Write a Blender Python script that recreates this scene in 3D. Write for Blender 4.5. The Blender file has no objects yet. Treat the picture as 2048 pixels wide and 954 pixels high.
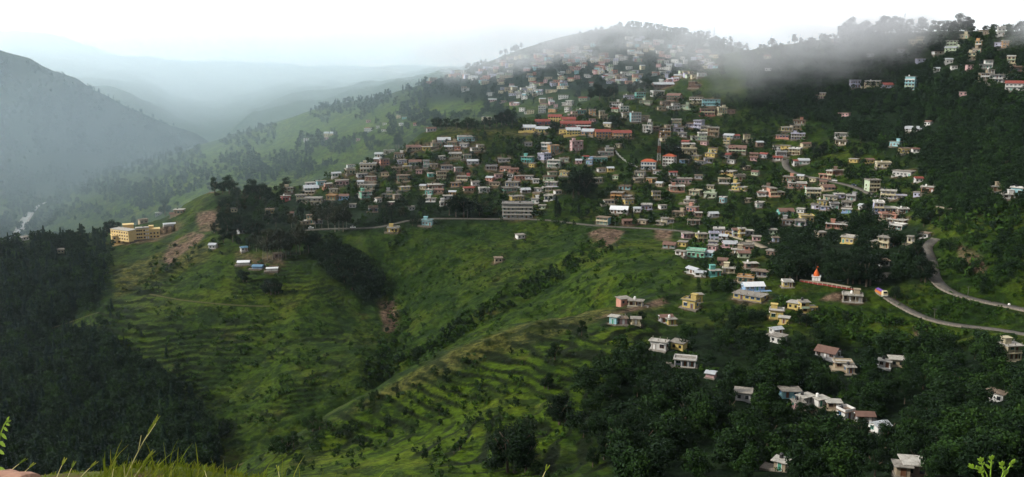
import bpy, math, random
import numpy as np
from mathutils import Vector
random.seed(7); rng = np.random.default_rng(11)
C = bpy.context.scene.collection
SC = bpy.context.scene

# ------------------------------------------------------------------ camera
FPX, CU, CV = 1773.0, 1024.0, 477.0
PITCH = math.radians(10.8)
cam_d = bpy.data.cameras.new('camera'); cam = bpy.data.objects.new('camera', cam_d); C.objects.link(cam)
cam_d.sensor_width = 36.0; cam_d.lens = 36.0 * FPX / 2048.0
cam_d.clip_start = 0.1; cam_d.clip_end = 60000
cam.location = (0, 0, 0); cam.rotation_euler = (math.radians(90) - PITCH, 0, 0)
SC.camera = cam
CPI, SPI = math.cos(PITCH), math.sin(PITCH)

def ray(u, v):
    """azimuth ratio X/Y and rise z/Y of the line of sight through a photo pixel"""
    x = (np.asarray(u, float) - CU) / FPX; y = -(np.asarray(v, float) - CV) / FPX
    dy = CPI + y * SPI
    return x / dy, (-SPI + y * CPI) / dy
def pix(X, Y, Z):
    d = Y * CPI - Z * SPI; up = Y * SPI + Z * CPI
    return CU + FPX * X / d, CV - FPX * up / d

# ------------------------------------------------------------------ noise
_tab = rng.random((256, 256))
def vnoise(x, y):
    xi = np.floor(x).astype(int); yi = np.floor(y).astype(int)
    fx = x - xi; fy = y - yi
    fx = fx * fx * fx * (fx * (fx * 6 - 15) + 10); fy = fy * fy * fy * (fy * (fy * 6 - 15) + 10)
    a = _tab[xi & 255, yi & 255]; b = _tab[(xi + 1) & 255, yi & 255]
    c = _tab[xi & 255, (yi + 1) & 255]; d = _tab[(xi + 1) & 255, (yi + 1) & 255]
    return (a * (1 - fx) + b * fx) * (1 - fy) + (c * (1 - fx) + d * fx) * fy
def fbm(x, y, s, octv=4, gain=.5, off=0.0):
    r = 0; a = 1.0; t = 0
    for k in range(octv):
        r = r + a * (vnoise(x / s + 17.3 * k + off, y / s - 9.1 * k + off) - .5); t += a * .5
        s *= .5; a *= gain
    return r / t
def ridged(x, y, s, octv=3, off=0.0):
    r = 0; a = 1.0; t = 0
    for k in range(octv):
        r = r + a * (1 - 2 * np.abs(2 * vnoise(x / s + 5.7 * k + off, y / s + 3.3 * k - off) - 1)); t += a; s *= .5; a *= .5
    return r / t
def sstep(a, b, x):
    t = np.clip((x - a) / (b - a), 0, 1); return t * t * (3 - 2 * t)

# ------------------------------------------------------------------ terrain: ridges and valleys, near to far
# each row is a line across the land: (bearing column, sight line, distance in metres)
ROWS = [
 [(-400,1350,8),(2450,1350,8)],
 [(-400,1160,45),(1000,1150,45),(2450,1100,45)],
 [(-400,1060,120),(1000,1040,120),(1600,1020,110),(2450,960,100)],
 [(-400,1000,250),(400,1000,250),(500,985,235),(600,968,230),(800,962,225),(1000,958,225),(1200,956,215),(1400,956,205),(1600,956,200),(1800,954,195),(2048,950,185),(2450,900,170)],
 [(-400,985,270),(400,978,272),(500,950,280),(600,912,285),(800,860,295),(1000,820,290),(1200,800,285),(1400,800,280),(1600,835,275),(1800,850,265),(2048,800,250),(2450,760,235)],
 [(-400,975,300),(250,970,300),(400,968,300),(450,950,300),(540,902,308),(650,838,316),(770,772,336),(900,702,355),(1040,650,378),(1180,622,400),(1300,603,408),(1400,610,402),(1500,640,380),(1600,655,365),(1700,660,365),(1850,650,372),(2048,668,345),(2450,640,330)],
 [(-400,960,380),(0,958,380),(200,956,385),(400,975,350),(500,935,370),(600,895,390),(800,790,425),(1000,690,440),(1180,640,440),(1300,590,435),(1400,580,430),(1500,590,410),(1600,600,402),(1750,590,405),(1870,586,400),(2048,617,378),(2450,590,360)],
 [(-400,800,430),(0,800,450),(200,780,460),(330,800,440),(420,860,420),(500,840,425),(600,760,455),(720,715,480),(800,690,490),(900,650,495),(1000,612,500),(1100,590,495),(1200,560,485),(1300,535,480),(1400,530,480),(1500,545,455),(1600,550,440),(1800,548,432),(1870,545,425),(2048,550,400),(2450,520,390)],
 [(-400,640,540),(0,640,560),(120,650,550),(200,620,545),(400,640,530),(600,640,530),(700,625,555),(800,605,575),(900,560,580),(1000,535,575),(1100,520,565),(1200,495,560),(1300,490,560),(1400,485,560),(1500,490,545),(1600,490,525),(1800,495,492),(1860,480,475),(1950,470,450),(2048,465,440),(2450,440,420)],
 [(-400,540,620),(0,540,640),(200,535,640),(330,520,640),(400,500,640),(500,482,640),(600,470,642),(700,459,650),(800,446,660),(1000,438,670),(1100,440,662),(1200,449,640),(1300,456,630),(1380,462,610),(1450,462,605),(1530,450,605),(1600,440,600),(1800,425,560),(1900,405,530),(2048,390,485),(2450,360,450)],
 [(-400,508,690),(0,500,710),(100,490,715),(230,483,715),(330,465,715),(420,440,715),(500,422,730),(600,410,735),(800,398,735),(1000,385,730),(1200,390,705),(1400,385,690),(1600,380,680),(1800,370,640),(2048,320,560),(2450,290,540)],
 [(-400,492,740),(0,482,765),(100,478,770),(230,462,785),(320,440,790),(400,396,795),(430,384,795),(500,380,795),(600,372,790),(700,338,800),(800,300,820),(850,262,845),(930,246,860),(1000,240,870),(1100,232,885),(1200,205,905),(1300,215,890),(1400,245,855),(1600,270,815),(1800,260,760),(2048,220,680),(2450,180,650)],
 [(-400,540,900),(0,525,930),(200,505,950),(400,440,950),(600,415,950),(800,345,980),(900,290,990),(1000,268,1000),(1080,245,1000),(1150,215,980),(1200,192,985),(1300,176,1000),(1360,150,1010),(1420,118,1010),(1500,100,1000),(1600,84,980),(1700,72,950),(1800,64,930),(1930,62,880),(2048,66,840),(2450,50,800)],
 [(-400,560,1300),(0,500,1400),(200,470,1350),(400,410,1250),(600,380,1200),(800,310,1150),(1000,258,1110),(1100,240,1100),(1200,220,1110),(1300,200,1120),(1400,175,1150),(1600,130,1150),(1800,120,1100),(2048,120,1000),(2450,110,1000)],
 [(-400,520,1600),(0,452,1700),(60,440,1680),(200,385,1550),(400,330,1500),(600,280,1450),(800,232,1350),(1000,190,1290),(1200,150,1260),(1400,118,1280),(1600,140,1300),(2048,135,1300),(2450,130,1300)],
 [(-400,480,1900),(0,410,2000),(90,408,2000),(200,345,1950),(300,318,1900),(400,287,1900),(500,255,1850),(600,220,1800),(650,206,1780),(750,190,1700),(850,158,1640),(950,125,1600),(1050,92,1570),(1150,66,1550),(1270,52,1530),(1340,60,1520),(1400,72,1500),(1500,98,1480),(1600,130,1500),(2048,135,1500),(2450,130,1500)],
 [(-400,440,2200),(0,375,2300),(200,365,2300),(400,320,2400),(600,262,2500),(800,220,2400),(1000,160,2300),(1200,120,2200),(1600,150,2200),(2450,140,2200)],
 [(-400,200,2800),(0,212,2800),(80,225,2800),(150,252,2800),(250,290,2800),(400,290,2900),(600,255,3000),(800,215,3000),(1200,150,2900),(2450,140,2900)],
 [(-400,30,3400),(-100,80,3400),(0,103,3400),(60,122,3400),(130,147,3350),(200,180,3300),(260,210,3300),(330,243,3300),(400,272,3300),(450,290,3300),(600,250,3400),(800,205,3400),(1200,150,3400),(2450,140,3400)],
 [(-400,200,4300),(0,200,4300),(200,235,4300),(400,300,4300),(500,270,4300),(600,240,4300),(800,200,4300),(1200,150,4000),(2450,150,4300)],
 [(-400,140,5600),(0,150,5600),(200,160,5600),(300,190,5600),(370,238,5500),(430,248,5400),(520,222,5300),(600,200,5200),(800,165,5200),(900,140,5000),(1100,125,5000),(2450,130,5000)],
 [(-400,40,9500),(0,58,9500),(60,60,9500),(130,72,9500),(220,100,9500),(400,120,9500),(700,130,9500),(2450,135,9500)],
]
def pchip(xk, yk, x):
    xk = np.asarray(xk, float); yk = np.asarray(yk, float)
    h = np.diff(xk); dl = np.diff(yk) / h; m = np.zeros_like(yk)
    if len(xk) > 2:
        w1 = 2 * h[1:] + h[:-1]; w2 = h[1:] + 2 * h[:-1]
        ok = dl[:-1] * dl[1:] > 0
        with np.errstate(divide='ignore', invalid='ignore'):
            mm = (w1 + w2) / (w1 / dl[:-1] + w2 / dl[1:])
        m[1:-1] = np.where(ok, mm, 0)
    m[0] = dl[0]; m[-1] = dl[-1]
    k = np.clip(np.searchsorted(xk, x) - 1, 0, len(h) - 1)
    t = (x - xk[k]) / h[k]; t2 = t * t; t3 = t2 * t
    return (2*t3-3*t2+1)*yk[k] + (t3-2*t2+t)*h[k]*m[k] + (-2*t3+3*t2)*yk[k+1] + (t3-t2)*h[k]*m[k+1]

NC = 1000
AZ = np.linspace(-0.82, 0.84, NC)
YR = np.concatenate([np.exp(np.linspace(math.log(8), math.log(180), 50, endpoint=False)),
                     np.exp(np.linspace(math.log(180), math.log(1050), 620, endpoint=False)),
                     np.exp(np.linspace(math.log(1050), math.log(2100), 170, endpoint=False)),
                     np.exp(np.linspace(math.log(2100), math.log(9500), 120, endpoint=False)),
                     np.exp(np.linspace(math.log(9500), math.log(16000), 6))])
LR = np.log(YR); NR = len(YR)
KL = np.zeros((len(ROWS), NC)); KE = np.zeros((len(ROWS), NC))
for i, row in enumerate(ROWS):
    u, v, Y = (np.array([p[k] for p in row], float) for k in range(3))
    a, e = ray(u, v)
    KL[i] = pchip(a, np.log(Y), np.clip(AZ, a[0], a[-1])); KE[i] = pchip(a, e, np.clip(AZ, a[0], a[-1]))
for i in range(1, len(ROWS)): KL[i] = np.maximum(KL[i], KL[i-1] + .012)
E = np.zeros((NR, NC))
for j in range(NC):
    xk = np.append(KL[:, j], math.log(16000)); yk = np.append(KE[:, j], -0.03)
    E[:, j] = pchip(xk, yk, LR)
GX = YR[:, None] * AZ[None, :]; GY = np.repeat(YR[:, None], NC, 1)
GZ = E * GY
GU, GV = pix(GX, GY, GZ)
def inpoly(poly, U, V):
    r = np.zeros(np.shape(U), bool); n = len(poly)
    for i in range(n):
        (x1, y1), (x2, y2) = poly[i], poly[(i+1) % n]
        if y1 == y2: continue
        r ^= ((y1 > V) != (y2 > V)) & (U < (x2-x1)*(V-y1)/(y2-y1)+x1)
    return r
def soft(poly, ylo, yhi, k=6):
    """a patch of ground, soft-edged"""
    m = (inpoly(poly, GU, GV) & (GY > ylo) & (GY < yhi)).astype(float)
    for _ in range(k):
        m = (m + np.roll(m,1,0) + np.roll(m,-1,0) + np.roll(m,1,1) + np.roll(m,-1,1)) / 5
    return m
# relief
far = sstep(1000, 2400, GY); mid = sstep(150, 300, GY)
GZ += mid * (1 - far) * (fbm(GX, GY, 70, 3) * 2.6 + fbm(GX, GY, 18, 3, .55, 4.0) * 1.1)
GZ += far * (fbm(GX, GY, 420, 5, .5, 2.0) * 26 + ridged(GX, GY, 620, 4) * 46 - 36) * np.clip(GY / 3000, .4, 1.4)
bowl = soft([(600,600),(640,520),(820,455),(1150,455),(1370,520),(1370,600),(1180,620),(900,700),(650,840),(520,900),(560,700)], 380, 700, 14)
GZ += bowl * ridged(GX + .35 * GY, GY * .35, 60, 3, 3.0) * 3.2
# gully running down from the road to the foot of the bowl
def gully(pts, w, dep, ylo, yhi):
    global GZ
    pu = np.array([p[0] for p in pts], float); pv = np.array([p[1] for p in pts], float)
    best = np.full(GX.shape, 1e9)
    for k in range(len(pts) - 1):
        dx, dy = pu[k+1]-pu[k], pv[k+1]-pv[k]
        t = np.clip(((GU-pu[k])*dx + (GV-pv[k])*dy) / (dx*dx+dy*dy), 0, 1)
        best = np.minimum(best, np.hypot(GU-pu[k]-t*dx, GV-pv[k]-t*dy))
    GZ -= dep * np.exp(-(best/w)**2) * ((GY > ylo) & (GY < yhi))
gully([(1190,500),(1130,540),(1040,590),(960,630),(840,700),(760,760)], 22, 4, 420, 620)
gully([(690,500),(740,560),(790,620),(800,660),(760,740)], 26, 5, 430, 640)
# terraced fields
TER = np.clip(soft([(150,640),(330,530),(430,500),(600,500),(690,600),(700,720),(620,830),(420,870),(330,760),(220,690)], 400, 680, 10)
      + soft([(430,955),(650,840),(900,720),(1180,640),(1330,640),(1300,760),(1240,955)], 200, 410, 8)
      + .8 * soft([(400,420),(430,370),(620,330),(800,270),(1000,225),(1200,230),(800,320),(600,375)], 1000, 1600, 6)
      + .7 * soft([(1850,290),(2000,300),(2000,380),(1860,370)], 500, 800, 5)
      + .5 * soft([(600,400),(800,300),(1000,250),(1300,200),(1560,260),(1560,440),(1400,450),(800,440)], 650, 1000, 5)
      + .5 * soft([(1250,640),(1700,620),(1700,700),(1500,954),(1250,954)], 200, 410, 5), 0, 1)
GZ += (1 - .85 * TER) * mid * (1 - sstep(700, 1100, GY)) * (np.maximum(0, fbm(GX, GY, 6, 2, .6, 21.0)) * 1.5 + ridged(GX, GY, 24, 2, 31.0) * .7)
step = np.where(GY > 1000, 4.2, np.where(GY < 420, 1.9, 1.7))
wob = fbm(GX, GY, 38, 4, .6, 8.0) * 1.3
ph = GZ / step + wob; fr = ph - np.floor(ph)
tz = (np.floor(ph) + sstep(.55, 1.0, fr) - wob) * step
patch = sstep(-.35, .15, fbm(GX, GY, 42, 3, .5, 12.0) + .08)
GZ = GZ + (tz - GZ) * TER * patch * np.where(GY < 420, .45, .85)
RISER = TER * patch * (sstep(.55, .68, fr) * (1 - sstep(.9, 1., fr)))
def project_grid():
    global GU, GV
    GU, GV = pix(GX, GY, GZ)
project_grid()
def hit(u, v):
    """first ground point seen along the sight line of a pixel, with its distance"""
    a, e = ray(u, v); a = float(a); e = float(e)
    j = (a - AZ[0]) / (AZ[1] - AZ[0]); j0 = int(np.clip(math.floor(j), 0, NC - 2)); f = j - j0
    col = (GZ[:, j0] * (1 - f) + GZ[:, j0 + 1] * f) / YR
    lo = 51
    idx = np.nonzero(col[lo:] >= e)[0]
    if len(idx) == 0: i = int(np.argmax(col[lo:])) + lo; Y = YR[i]; return a * Y, Y, col[i] * Y
    i = idx[0] + lo
    if i == lo: Y = YR[i]
    else:
        t = (e - col[i-1]) / max(1e-9, col[i] - col[i-1]); Y = YR[i-1] + (YR[i] - YR[i-1]) * t
    return a * Y, Y, e * Y
def ground(x, y):
    a = x / y; j = (a - AZ[0]) / (AZ[1] - AZ[0]); j0 = int(np.clip(math.floor(j), 0, NC - 2)); f = min(1, max(0, j - j0))
    i = int(np.clip(np.searchsorted(YR, y) - 1, 0, NR - 2)); t = (y - YR[i]) / (YR[i+1] - YR[i])
    return float((GZ[i,j0]*(1-f)+GZ[i,j0+1]*f)*(1-t) + (GZ[i+1,j0]*(1-f)+GZ[i+1,j0+1]*f)*t)
# ------------------------------------------------------------------ helpers: materials
def newmat(name):
    m = bpy.data.materials.new(name); m.use_nodes = True
    nt = m.node_tree; b = nt.nodes['Principled BSDF']; b.inputs['Roughness'].default_value = .9
    b.inputs['Specular IOR Level'].default_value = .2
    return m, nt, b
def node(nt, t, **kw):
    n = nt.nodes.new(t)
    for k, v in kw.items(): setattr(n, k, v)
    return n
def noise_tex(nt, scale, detail=4, rough=.6, coord='Object', vec=None):
    n = node(nt, 'ShaderNodeTexNoise'); n.inputs['Scale'].default_value = scale
    n.inputs['Detail'].default_value = detail; n.inputs['Roughness'].default_value = rough
    if vec is None:
        tc = node(nt, 'ShaderNodeTexCoord'); vec = tc.outputs[coord]
    nt.links.new(vec, n.inputs['Vector']); return n
def ramp(nt, fac, stops):
    r = node(nt, 'ShaderNodeValToRGB'); e = r.color_ramp.elements
    while len(e) < len(stops): e.new(.5)
    for k, (p, c) in enumerate(stops): e[k].position = p; e[k].color = (*c, 1) if len(c) == 3 else c
    nt.links.new(fac, r.inputs['Fac']); return r
def mixc(nt, fac, a, b, mode='MIX'):
    m = node(nt, 'ShaderNodeMix', data_type='RGBA', blend_type=mode)
    def put(s, v):
        if isinstance(v, (tuple, list)): s.default_value = (*v, 1)
        elif isinstance(v, (int, float)): s.default_value = v
        else: nt.links.new(v, s)
    put(m.inputs[0], fac); put(m.inputs[6], a); put(m.inputs[7], b)
    return m.outputs[2]
def grainy(name, col, var=.25, scale=.5, rough=.9, spec=.2, stain=None):
    m, nt, b = newmat(name)
    n = noise_tex(nt, scale, 5, .65)
    lo = tuple(c * (1 - var) for c in col); hi = tuple(min(1, c * (1 + var * .5)) for c in col)
    r = ramp(nt, n.outputs['Fac'], [(.3, lo), (.7, hi)])
    out = r.outputs['Color']
    if stain:
        n2 = noise_tex(nt, scale * 3.1, 3, .7)
        r2 = ramp(nt, n2.outputs['Fac'], [(.52, (0,0,0)), (.68, (1,1,1))])
        out = mixc(nt, r2.outputs['Color'], out, stain)
    nt.links.new(out, b.inputs['Base Color'])
    b.inputs['Roughness'].default_value = rough; b.inputs['Specular IOR Level'].default_value = spec
    return m

# ------------------------------------------------------------------ ground material
def ground_material():
    m, nt, b = newmat('hillside_ground')
    b.inputs['Specular IOR Level'].default_value = .05
    geo = node(nt, 'ShaderNodeNewGeometry')
    at = node(nt, 'ShaderNodeAttribute', attribute_name='cover')       # R bare soil, G bright meadow, B wood floor
    at2 = node(nt, 'ShaderNodeAttribute', attribute_name='cover_b')    # R terrace riser, G dry grass
    s1 = node(nt, 'ShaderNodeSeparateColor'); nt.links.new(at.outputs['Color'], s1.inputs[0])
    s2 = node(nt, 'ShaderNodeSeparateColor'); nt.links.new(at2.outputs['Color'], s2.inputs[0])
    P = geo.outputs['Position']
    n1 = noise_tex(nt, .03, 6, .62, vec=P); n2 = noise_tex(nt, .35, 5, .7, vec=P); n3 = noise_tex(nt, .012, 4, .6, vec=P)
    n4 = noise_tex(nt, .11, 5, .72, vec=P)
    grass = ramp(nt, n1.outputs['Fac'], [(.33, (.011,.026,.004)), (.47, (.022,.044,.005)), (.60, (.040,.062,.006)), (.72, (.056,.068,.012))]).outputs['Color']
    lush = ramp(nt, n1.outputs['Fac'], [(.3, (.028,.056,.003)), (.5, (.052,.090,.005)), (.7, (.088,.110,.009))]).outputs['Color']
    c = mixc(nt, s1.outputs[1], grass, lush)
    dry = ramp(nt, n2.outputs['Fac'], [(.35, (.042,.050,.010)), (.65, (.095,.090,.024))]).outputs['Color']
    dm = node(nt, 'ShaderNodeMath', operation='MULTIPLY'); nt.links.new(s2.outputs[1], dm.inputs[0]); dm.inputs[1].default_value = .9
    c = mixc(nt, dm.outputs[0], c, dry)
    pt = ramp(nt, n4.outputs['Fac'], [(.47, (0,0,0)), (.56, (1,1,1))]).outputs['Color']   # darker scrub patches
    pm = node(nt, 'ShaderNodeMath', operation='MULTIPLY'); nt.links.new(pt, pm.inputs[0]); pm.inputs[1].default_value = .75
    c = mixc(nt, pm.outputs[0], c, (0.0060,0.0170,0.0045))
    br = ramp(nt, noise_tex(nt, .06, 5, .7, vec=P).outputs['Fac'], [(.60, (0,0,0)), (.70, (1,1,1))]).outputs['Color']
    bm = node(nt, 'ShaderNodeMath', operation='MULTIPLY'); nt.links.new(br, bm.inputs[0]); bm.inputs[1].default_value = .5
    c = mixc(nt, bm.outputs[0], c, (0.0425,0.0325,0.0140))
    c = mixc(nt, s2.outputs[0], c, (0.0090,0.0150,0.0050))
    soil = ramp(nt, n2.outputs['Fac'], [(.35, (0.0700,0.0434,0.0315)), (.65, (0.1680,0.1155,0.0840))]).outputs['Color']
    c = mixc(nt, s1.outputs[0], c, soil)
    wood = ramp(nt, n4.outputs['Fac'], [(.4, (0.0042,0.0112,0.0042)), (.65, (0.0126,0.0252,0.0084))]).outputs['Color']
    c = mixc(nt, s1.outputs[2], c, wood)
    fine = ramp(nt, n2.outputs['Fac'], [(.32, (.45,.45,.45)), (.68, (1.5,1.5,1.4))]).outputs['Color']
    c = mixc(nt, 1.0, c, fine, 'MULTIPLY')
    nt.links.new(c, b.inputs['Base Color'])
    bp = node(nt, 'ShaderNodeBump'); bp.inputs['Strength'].default_value = .9; bp.inputs['Distance'].default_value = 1.6
    nt.links.new(n2.outputs['Fac'], bp.inputs['Height']); nt.links.new(bp.outputs['Normal'], b.inputs['Normal'])
    return m
def mesh_np(name, verts, quads):
    me = bpy.data.meshes.new(name)
    nv = len(verts); nf = len(quads); k = quads.shape[1]
    me.vertices.add(nv); me.vertices.foreach_set('co', np.ascontiguousarray(verts, np.float32).reshape(-1))
    me.loops.add(nf * k); me.loops.foreach_set('vertex_index', np.ascontiguousarray(quads, np.int32).reshape(-1))
    me.polygons.add(nf); me.polygons.foreach_set('loop_start', np.arange(0, nf * k, k, dtype=np.int32))
    me.update(calc_edges=True); me.validate()
    return me
# ------------------------------------------------------------------ helpers: meshes and things
class MB:
    """collects boxes, prisms and faces for ONE mesh object"""
    def __init__(s): s.v = []; s.f = []; s.m = []
    def box(s, x0, x1, y0, y1, z0, z1, m=0):
        n = len(s.v); s.v += [(x0,y0,z0),(x1,y0,z0),(x1,y1,z0),(x0,y1,z0),(x0,y0,z1),(x1,y0,z1),(x1,y1,z1),(x0,y1,z1)]
        s.f += [(n,n+3,n+2,n+1),(n+4,n+5,n+6,n+7),(n,n+1,n+5,n+4),(n+1,n+2,n+6,n+5),(n+2,n+3,n+7,n+6),(n+3,n,n+4,n+7)]; s.m += [m]*6
        return s
    def gable(s, x0, x1, y0, y1, z0, h, t=.18, m=0):
        """pitched roof, ridge along x, with thickness"""
        n = len(s.v); ym = (y0 + y1) / 2
        for x in (x0, x1): s.v += [(x,y0,z0),(x,ym,z0+h),(x,y1,z0),(x,y1,z0-t),(x,ym,z0+h-t),(x,y0,z0-t)]
        s.f += [(n,n+6,n+7,n+1),(n+1,n+7,n+8,n+2),(n+5,n+4,n+10,n+11),(n+4,n+3,n+9,n+10),(n,n+5,n+11,n+6),(n+2,n+8,n+9,n+3),
                (n,n+1,n+4,n+5),(n+1,n+2,n+3,n+4),(n+6,n+11,n+10,n+7),(n+7,n+10,n+9,n+8)]; s.m += [m]*10
        return s
    def hip(s, x0, x1, y0, y1, z0, h, m=0):
        n = len(s.v); ym = (y0+y1)/2; k = min((y1-y0)/2, (x1-x0)/2*.9)
        s.v += [(x0,y0,z0),(x1,y0,z0),(x1,y1,z0),(x0,y1,z0),(x0+k,ym,z0+h),(x1-k,ym,z0+h)]
        s.f += [(n,n+1,n+5,n+4),(n+1,n+2,n+5),(n+2,n+3,n+4,n+5),(n+3,n,n+4),(n,n+3,n+2,n+1)]; s.m += [m]*5
        return s
    def tri_wall(s, x, y0, y1, z0, h, t=.2, m=0):
        n = len(s.v); ym = (y0+y1)/2
        s.v += [(x,y0,z0),(x,y1,z0),(x,ym,z0+h),(x+t,y0,z0),(x+t,y1,z0),(x+t,ym,z0+h)]
        s.f += [(n,n+2,n+1),(n+3,n+4,n+5),(n,n+3,n+5,n+2),(n+2,n+5,n+4,n+1),(n,n+1,n+4,n+3)]; s.m += [m]*5
        return s
    def tube(s, x, y, z0, z1, r0, r1=None, k=8, m=0, dx=0, dy=0):
        r1 = r0 if r1 is None else r1; n = len(s.v)
        for i in range(k):
            a = 2*math.pi*i/k; s.v.append((x+r0*math.cos(a), y+r0*math.sin(a), z0))
        for i in range(k):
            a = 2*math.pi*i/k; s.v.append((x+dx+r1*math.cos(a), y+dy+r1*math.sin(a), z1))
        s.f += [(n+i, n+(i+1)%k, n+k+(i+1)%k, n+k+i) for i in range(k)] + [tuple(n+k+i for i in range(k)), tuple(n+k-1-i for i in range(k))]
        s.m += [m]*(k+2); return s
    def lathe(s, x, y, prof, k=10, m=0):
        for (r0, z0), (r1, z1) in zip(prof[:-1], prof[1:]): s.tube(x, y, z0, z1, r0, r1, k, m)
        return s
    def bar(s, p, q, r, m=0):
        p = Vector(p); q = Vector(q); d = (q - p).normalized(); a = d.orthogonal().normalized() * r; b = d.cross(a)
        n = len(s.v)
        for c in (p, q): s.v += [tuple(c+a), tuple(c+b), tuple(c-a), tuple(c-b)]
        s.f += [(n+i, n+(i+1)%4, n+4+(i+1)%4, n+4+i) for i in range(4)] + [(n+3,n+2,n+1,n), (n+4,n+5,n+6,n+7)]; s.m += [m]*6
        return s
    def data(s, name, mats):
        me = bpy.data.meshes.new(name); me.from_pydata(s.v, [], s.f)
        for x in mats: me.materials.append(x)
        if len(mats) > 1: me.polygons.foreach_set('material_index', s.m)
        me.update(); return me
    def build(s, name, mats, parent=None, loc=None):
        if not isinstance(mats, (list, tuple)): mats = [mats]
        o = bpy.data.objects.new(name, s.data(name, mats)); C.objects.link(o)
        if parent: o.parent = parent
        if loc: o.location = loc
        return o
def empty(name, loc, rz=0, label=None, cat=None, group=None):
    o = bpy.data.objects.new(name, None); C.objects.link(o); o.location = loc; o.rotation_euler = (0, 0, rz)
    o.empty_display_size = .5
    if label: o['label'] = label
    if cat: o['category'] = cat
    if group: o['group'] = group
    return o
def tag(o, label=None, cat=None, group=None, kind=None):
    for k, v in (('label', label), ('category', cat), ('group', group), ('kind', kind)):
        if v: o[k] = v
    return o
def link(name, me, parent, loc=(0,0,0), rz=0):
    o = bpy.data.objects.new(name, me); C.objects.link(o); o.parent = parent; o.location = loc; o.rotation_euler = (0,0,rz); return o
# ------------------------------------------------------------------ house paints
PAINT = {'w': ('white', (.74,.73,.70)), 'c': ('cream', (.66,.58,.38)), 'y': ('yellow', (.66,.50,.15)), 't': ('tan', (.46,.37,.25)),
 'o': ('orange', (.60,.33,.12)), 's': ('salmon', (.58,.27,.19)), 'p': ('pink', (.68,.42,.42)), 'r': ('dull red', (.46,.11,.09)), 'b': ('brown', (.25,.16,.12)),
 'm': ('mint green', (.26,.64,.46)), 'e': ('teal', (.16,.52,.46)), 'n': ('pale cyan', (.33,.64,.70)), 'l': ('sky blue', (.28,.46,.70)), 'v': ('lavender', (.52,.52,.68)),
 'g': ('grey', (.40,.40,.41)), 'k': ('pale green', (.50,.60,.42))}
def plaster(name, col, seed):
    """painted plaster with damp patches and run-down streaks"""
    m, nt, b = newmat(name); tc = node(nt, 'ShaderNodeTexCoord'); oi = node(nt, 'ShaderNodeObjectInfo')
    add = node(nt, 'ShaderNodeVectorMath', operation='ADD'); nt.links.new(tc.outputs['Object'], add.inputs[0]); nt.links.new(oi.outputs['Random'], add.inputs[1])
    sc_ = node(nt, 'ShaderNodeVectorMath', operation='SCALE'); nt.links.new(oi.outputs['Location'], sc_.inputs[0]); sc_.inputs['Scale'].default_value = .37; nt.links.new(sc_.outputs[0], add.inputs[1])
    n1 = noise_tex(nt, .5, 5, .65, vec=add.outputs[0]); mp = node(nt, 'ShaderNodeMapping'); mp.inputs['Scale'].default_value = (1.6, 1.6, .22); nt.links.new(add.outputs[0], mp.inputs['Vector'])
    n2 = noise_tex(nt, 1.0, 5, .7, vec=mp.outputs[0])
    c = ramp(nt, n1.outputs['Fac'], [(.3, tuple(x*.72 for x in col)), (.7, tuple(min(.8, x*1.05) for x in col))]).outputs['Color']
    st = ramp(nt, n2.outputs['Fac'], [(.50, (0,0,0)), (.70, (.75,.75,.75))]).outputs['Color']
    c = mixc(nt, st, c, tuple(.09 + x*.28 for x in col)); nt.links.new(c, b.inputs['Base Color']); b.inputs['Roughness'].default_value = .9; return m
def mute(c, f): g = sum(c)/3; return tuple((x*.92 + g*.08) * f for x in c)
WALLM = {k: [plaster(n.replace(' ', '_') + '_plaster', mute(col, f), 0) for f in (.95, .78)] for k, (n, col) in PAINT.items()}
ROOFM = [grainy('weathered_concrete', (.27,.25,.22), .4, .5, .95, .1, (.12,.10,.08)), grainy('pale_concrete', (.42,.40,.36), .3, .5, .95, .1, (.2,.18,.15)),
         grainy('brown_concrete', (.22,.17,.13), .4, .5, .95, .1, (.09,.07,.05))]
TIN = grainy('grey_tin_sheet', (.42,.45,.48), .2, .6, .5, .4, (.25,.22,.20)); TINB = grainy('blue_tin_sheet', (.10,.22,.34), .2, .6, .5, .4)
TINW = grainy('white_tin_sheet', (.68,.70,.72), .15, .6, .45, .4); REDT = grainy('red_roof_sheet', (.24,.065,.052), .3, .5, .8, .15, (.16,.05,.04))
REDO = grainy('orange_red_tile', (.40,.095,.045), .3, .6, .8, .2); BRT = grainy('rusty_brown_sheet', (.17,.10,.08), .3, .6, .8, .2)
STONE = grainy('rough_stone_masonry', (.22,.19,.16), .5, 1.2, .95, .1, (.08,.09,.05)); DARK = grainy('dark_glass', (.02,.024,.028), .3, 1, .25, .5)
WHITEP = grainy('white_paint', (.78,.78,.76), .1, .8, .6); BLUEP = grainy('blue_paint', (.10,.24,.46), .2, .8, .6); GREENP = grainy('green_paint', (.08,.30,.22), .2, .8, .6)
WOODP = grainy('brown_wood_paint', (.17,.08,.045), .3, .8, .7); REDP = grainy('red_paint', (.26,.045,.035), .2, .8, .6); BLACKP = grainy('black_plastic', (.025,.025,.028), .2, 1, .4, .4)
FRAMES = [WHITEP, BLUEP, GREENP, WOODP, WOODP, WHITEP]
STEEL = grainy('galvanised_steel', (.45,.46,.47), .2, 1, .45, .5)
_wc = {}
def add_window(w, h, fi, root, loc, rz=0, split=False):
    if not split: return link('window', window_mesh(w, h, fi), root, loc, rz)
    o = link('window', window_mesh(w, h, fi, False), root, loc, rz); w, h = round(w, 1), round(h, 1); k = ('pane', w, h)
    if k not in _wc: _wc[k] = MB().box(-w/2, w/2, -.03, .0, 0, h).data('pane', [DARK])
    link('pane', _wc[k], o); return o
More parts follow.
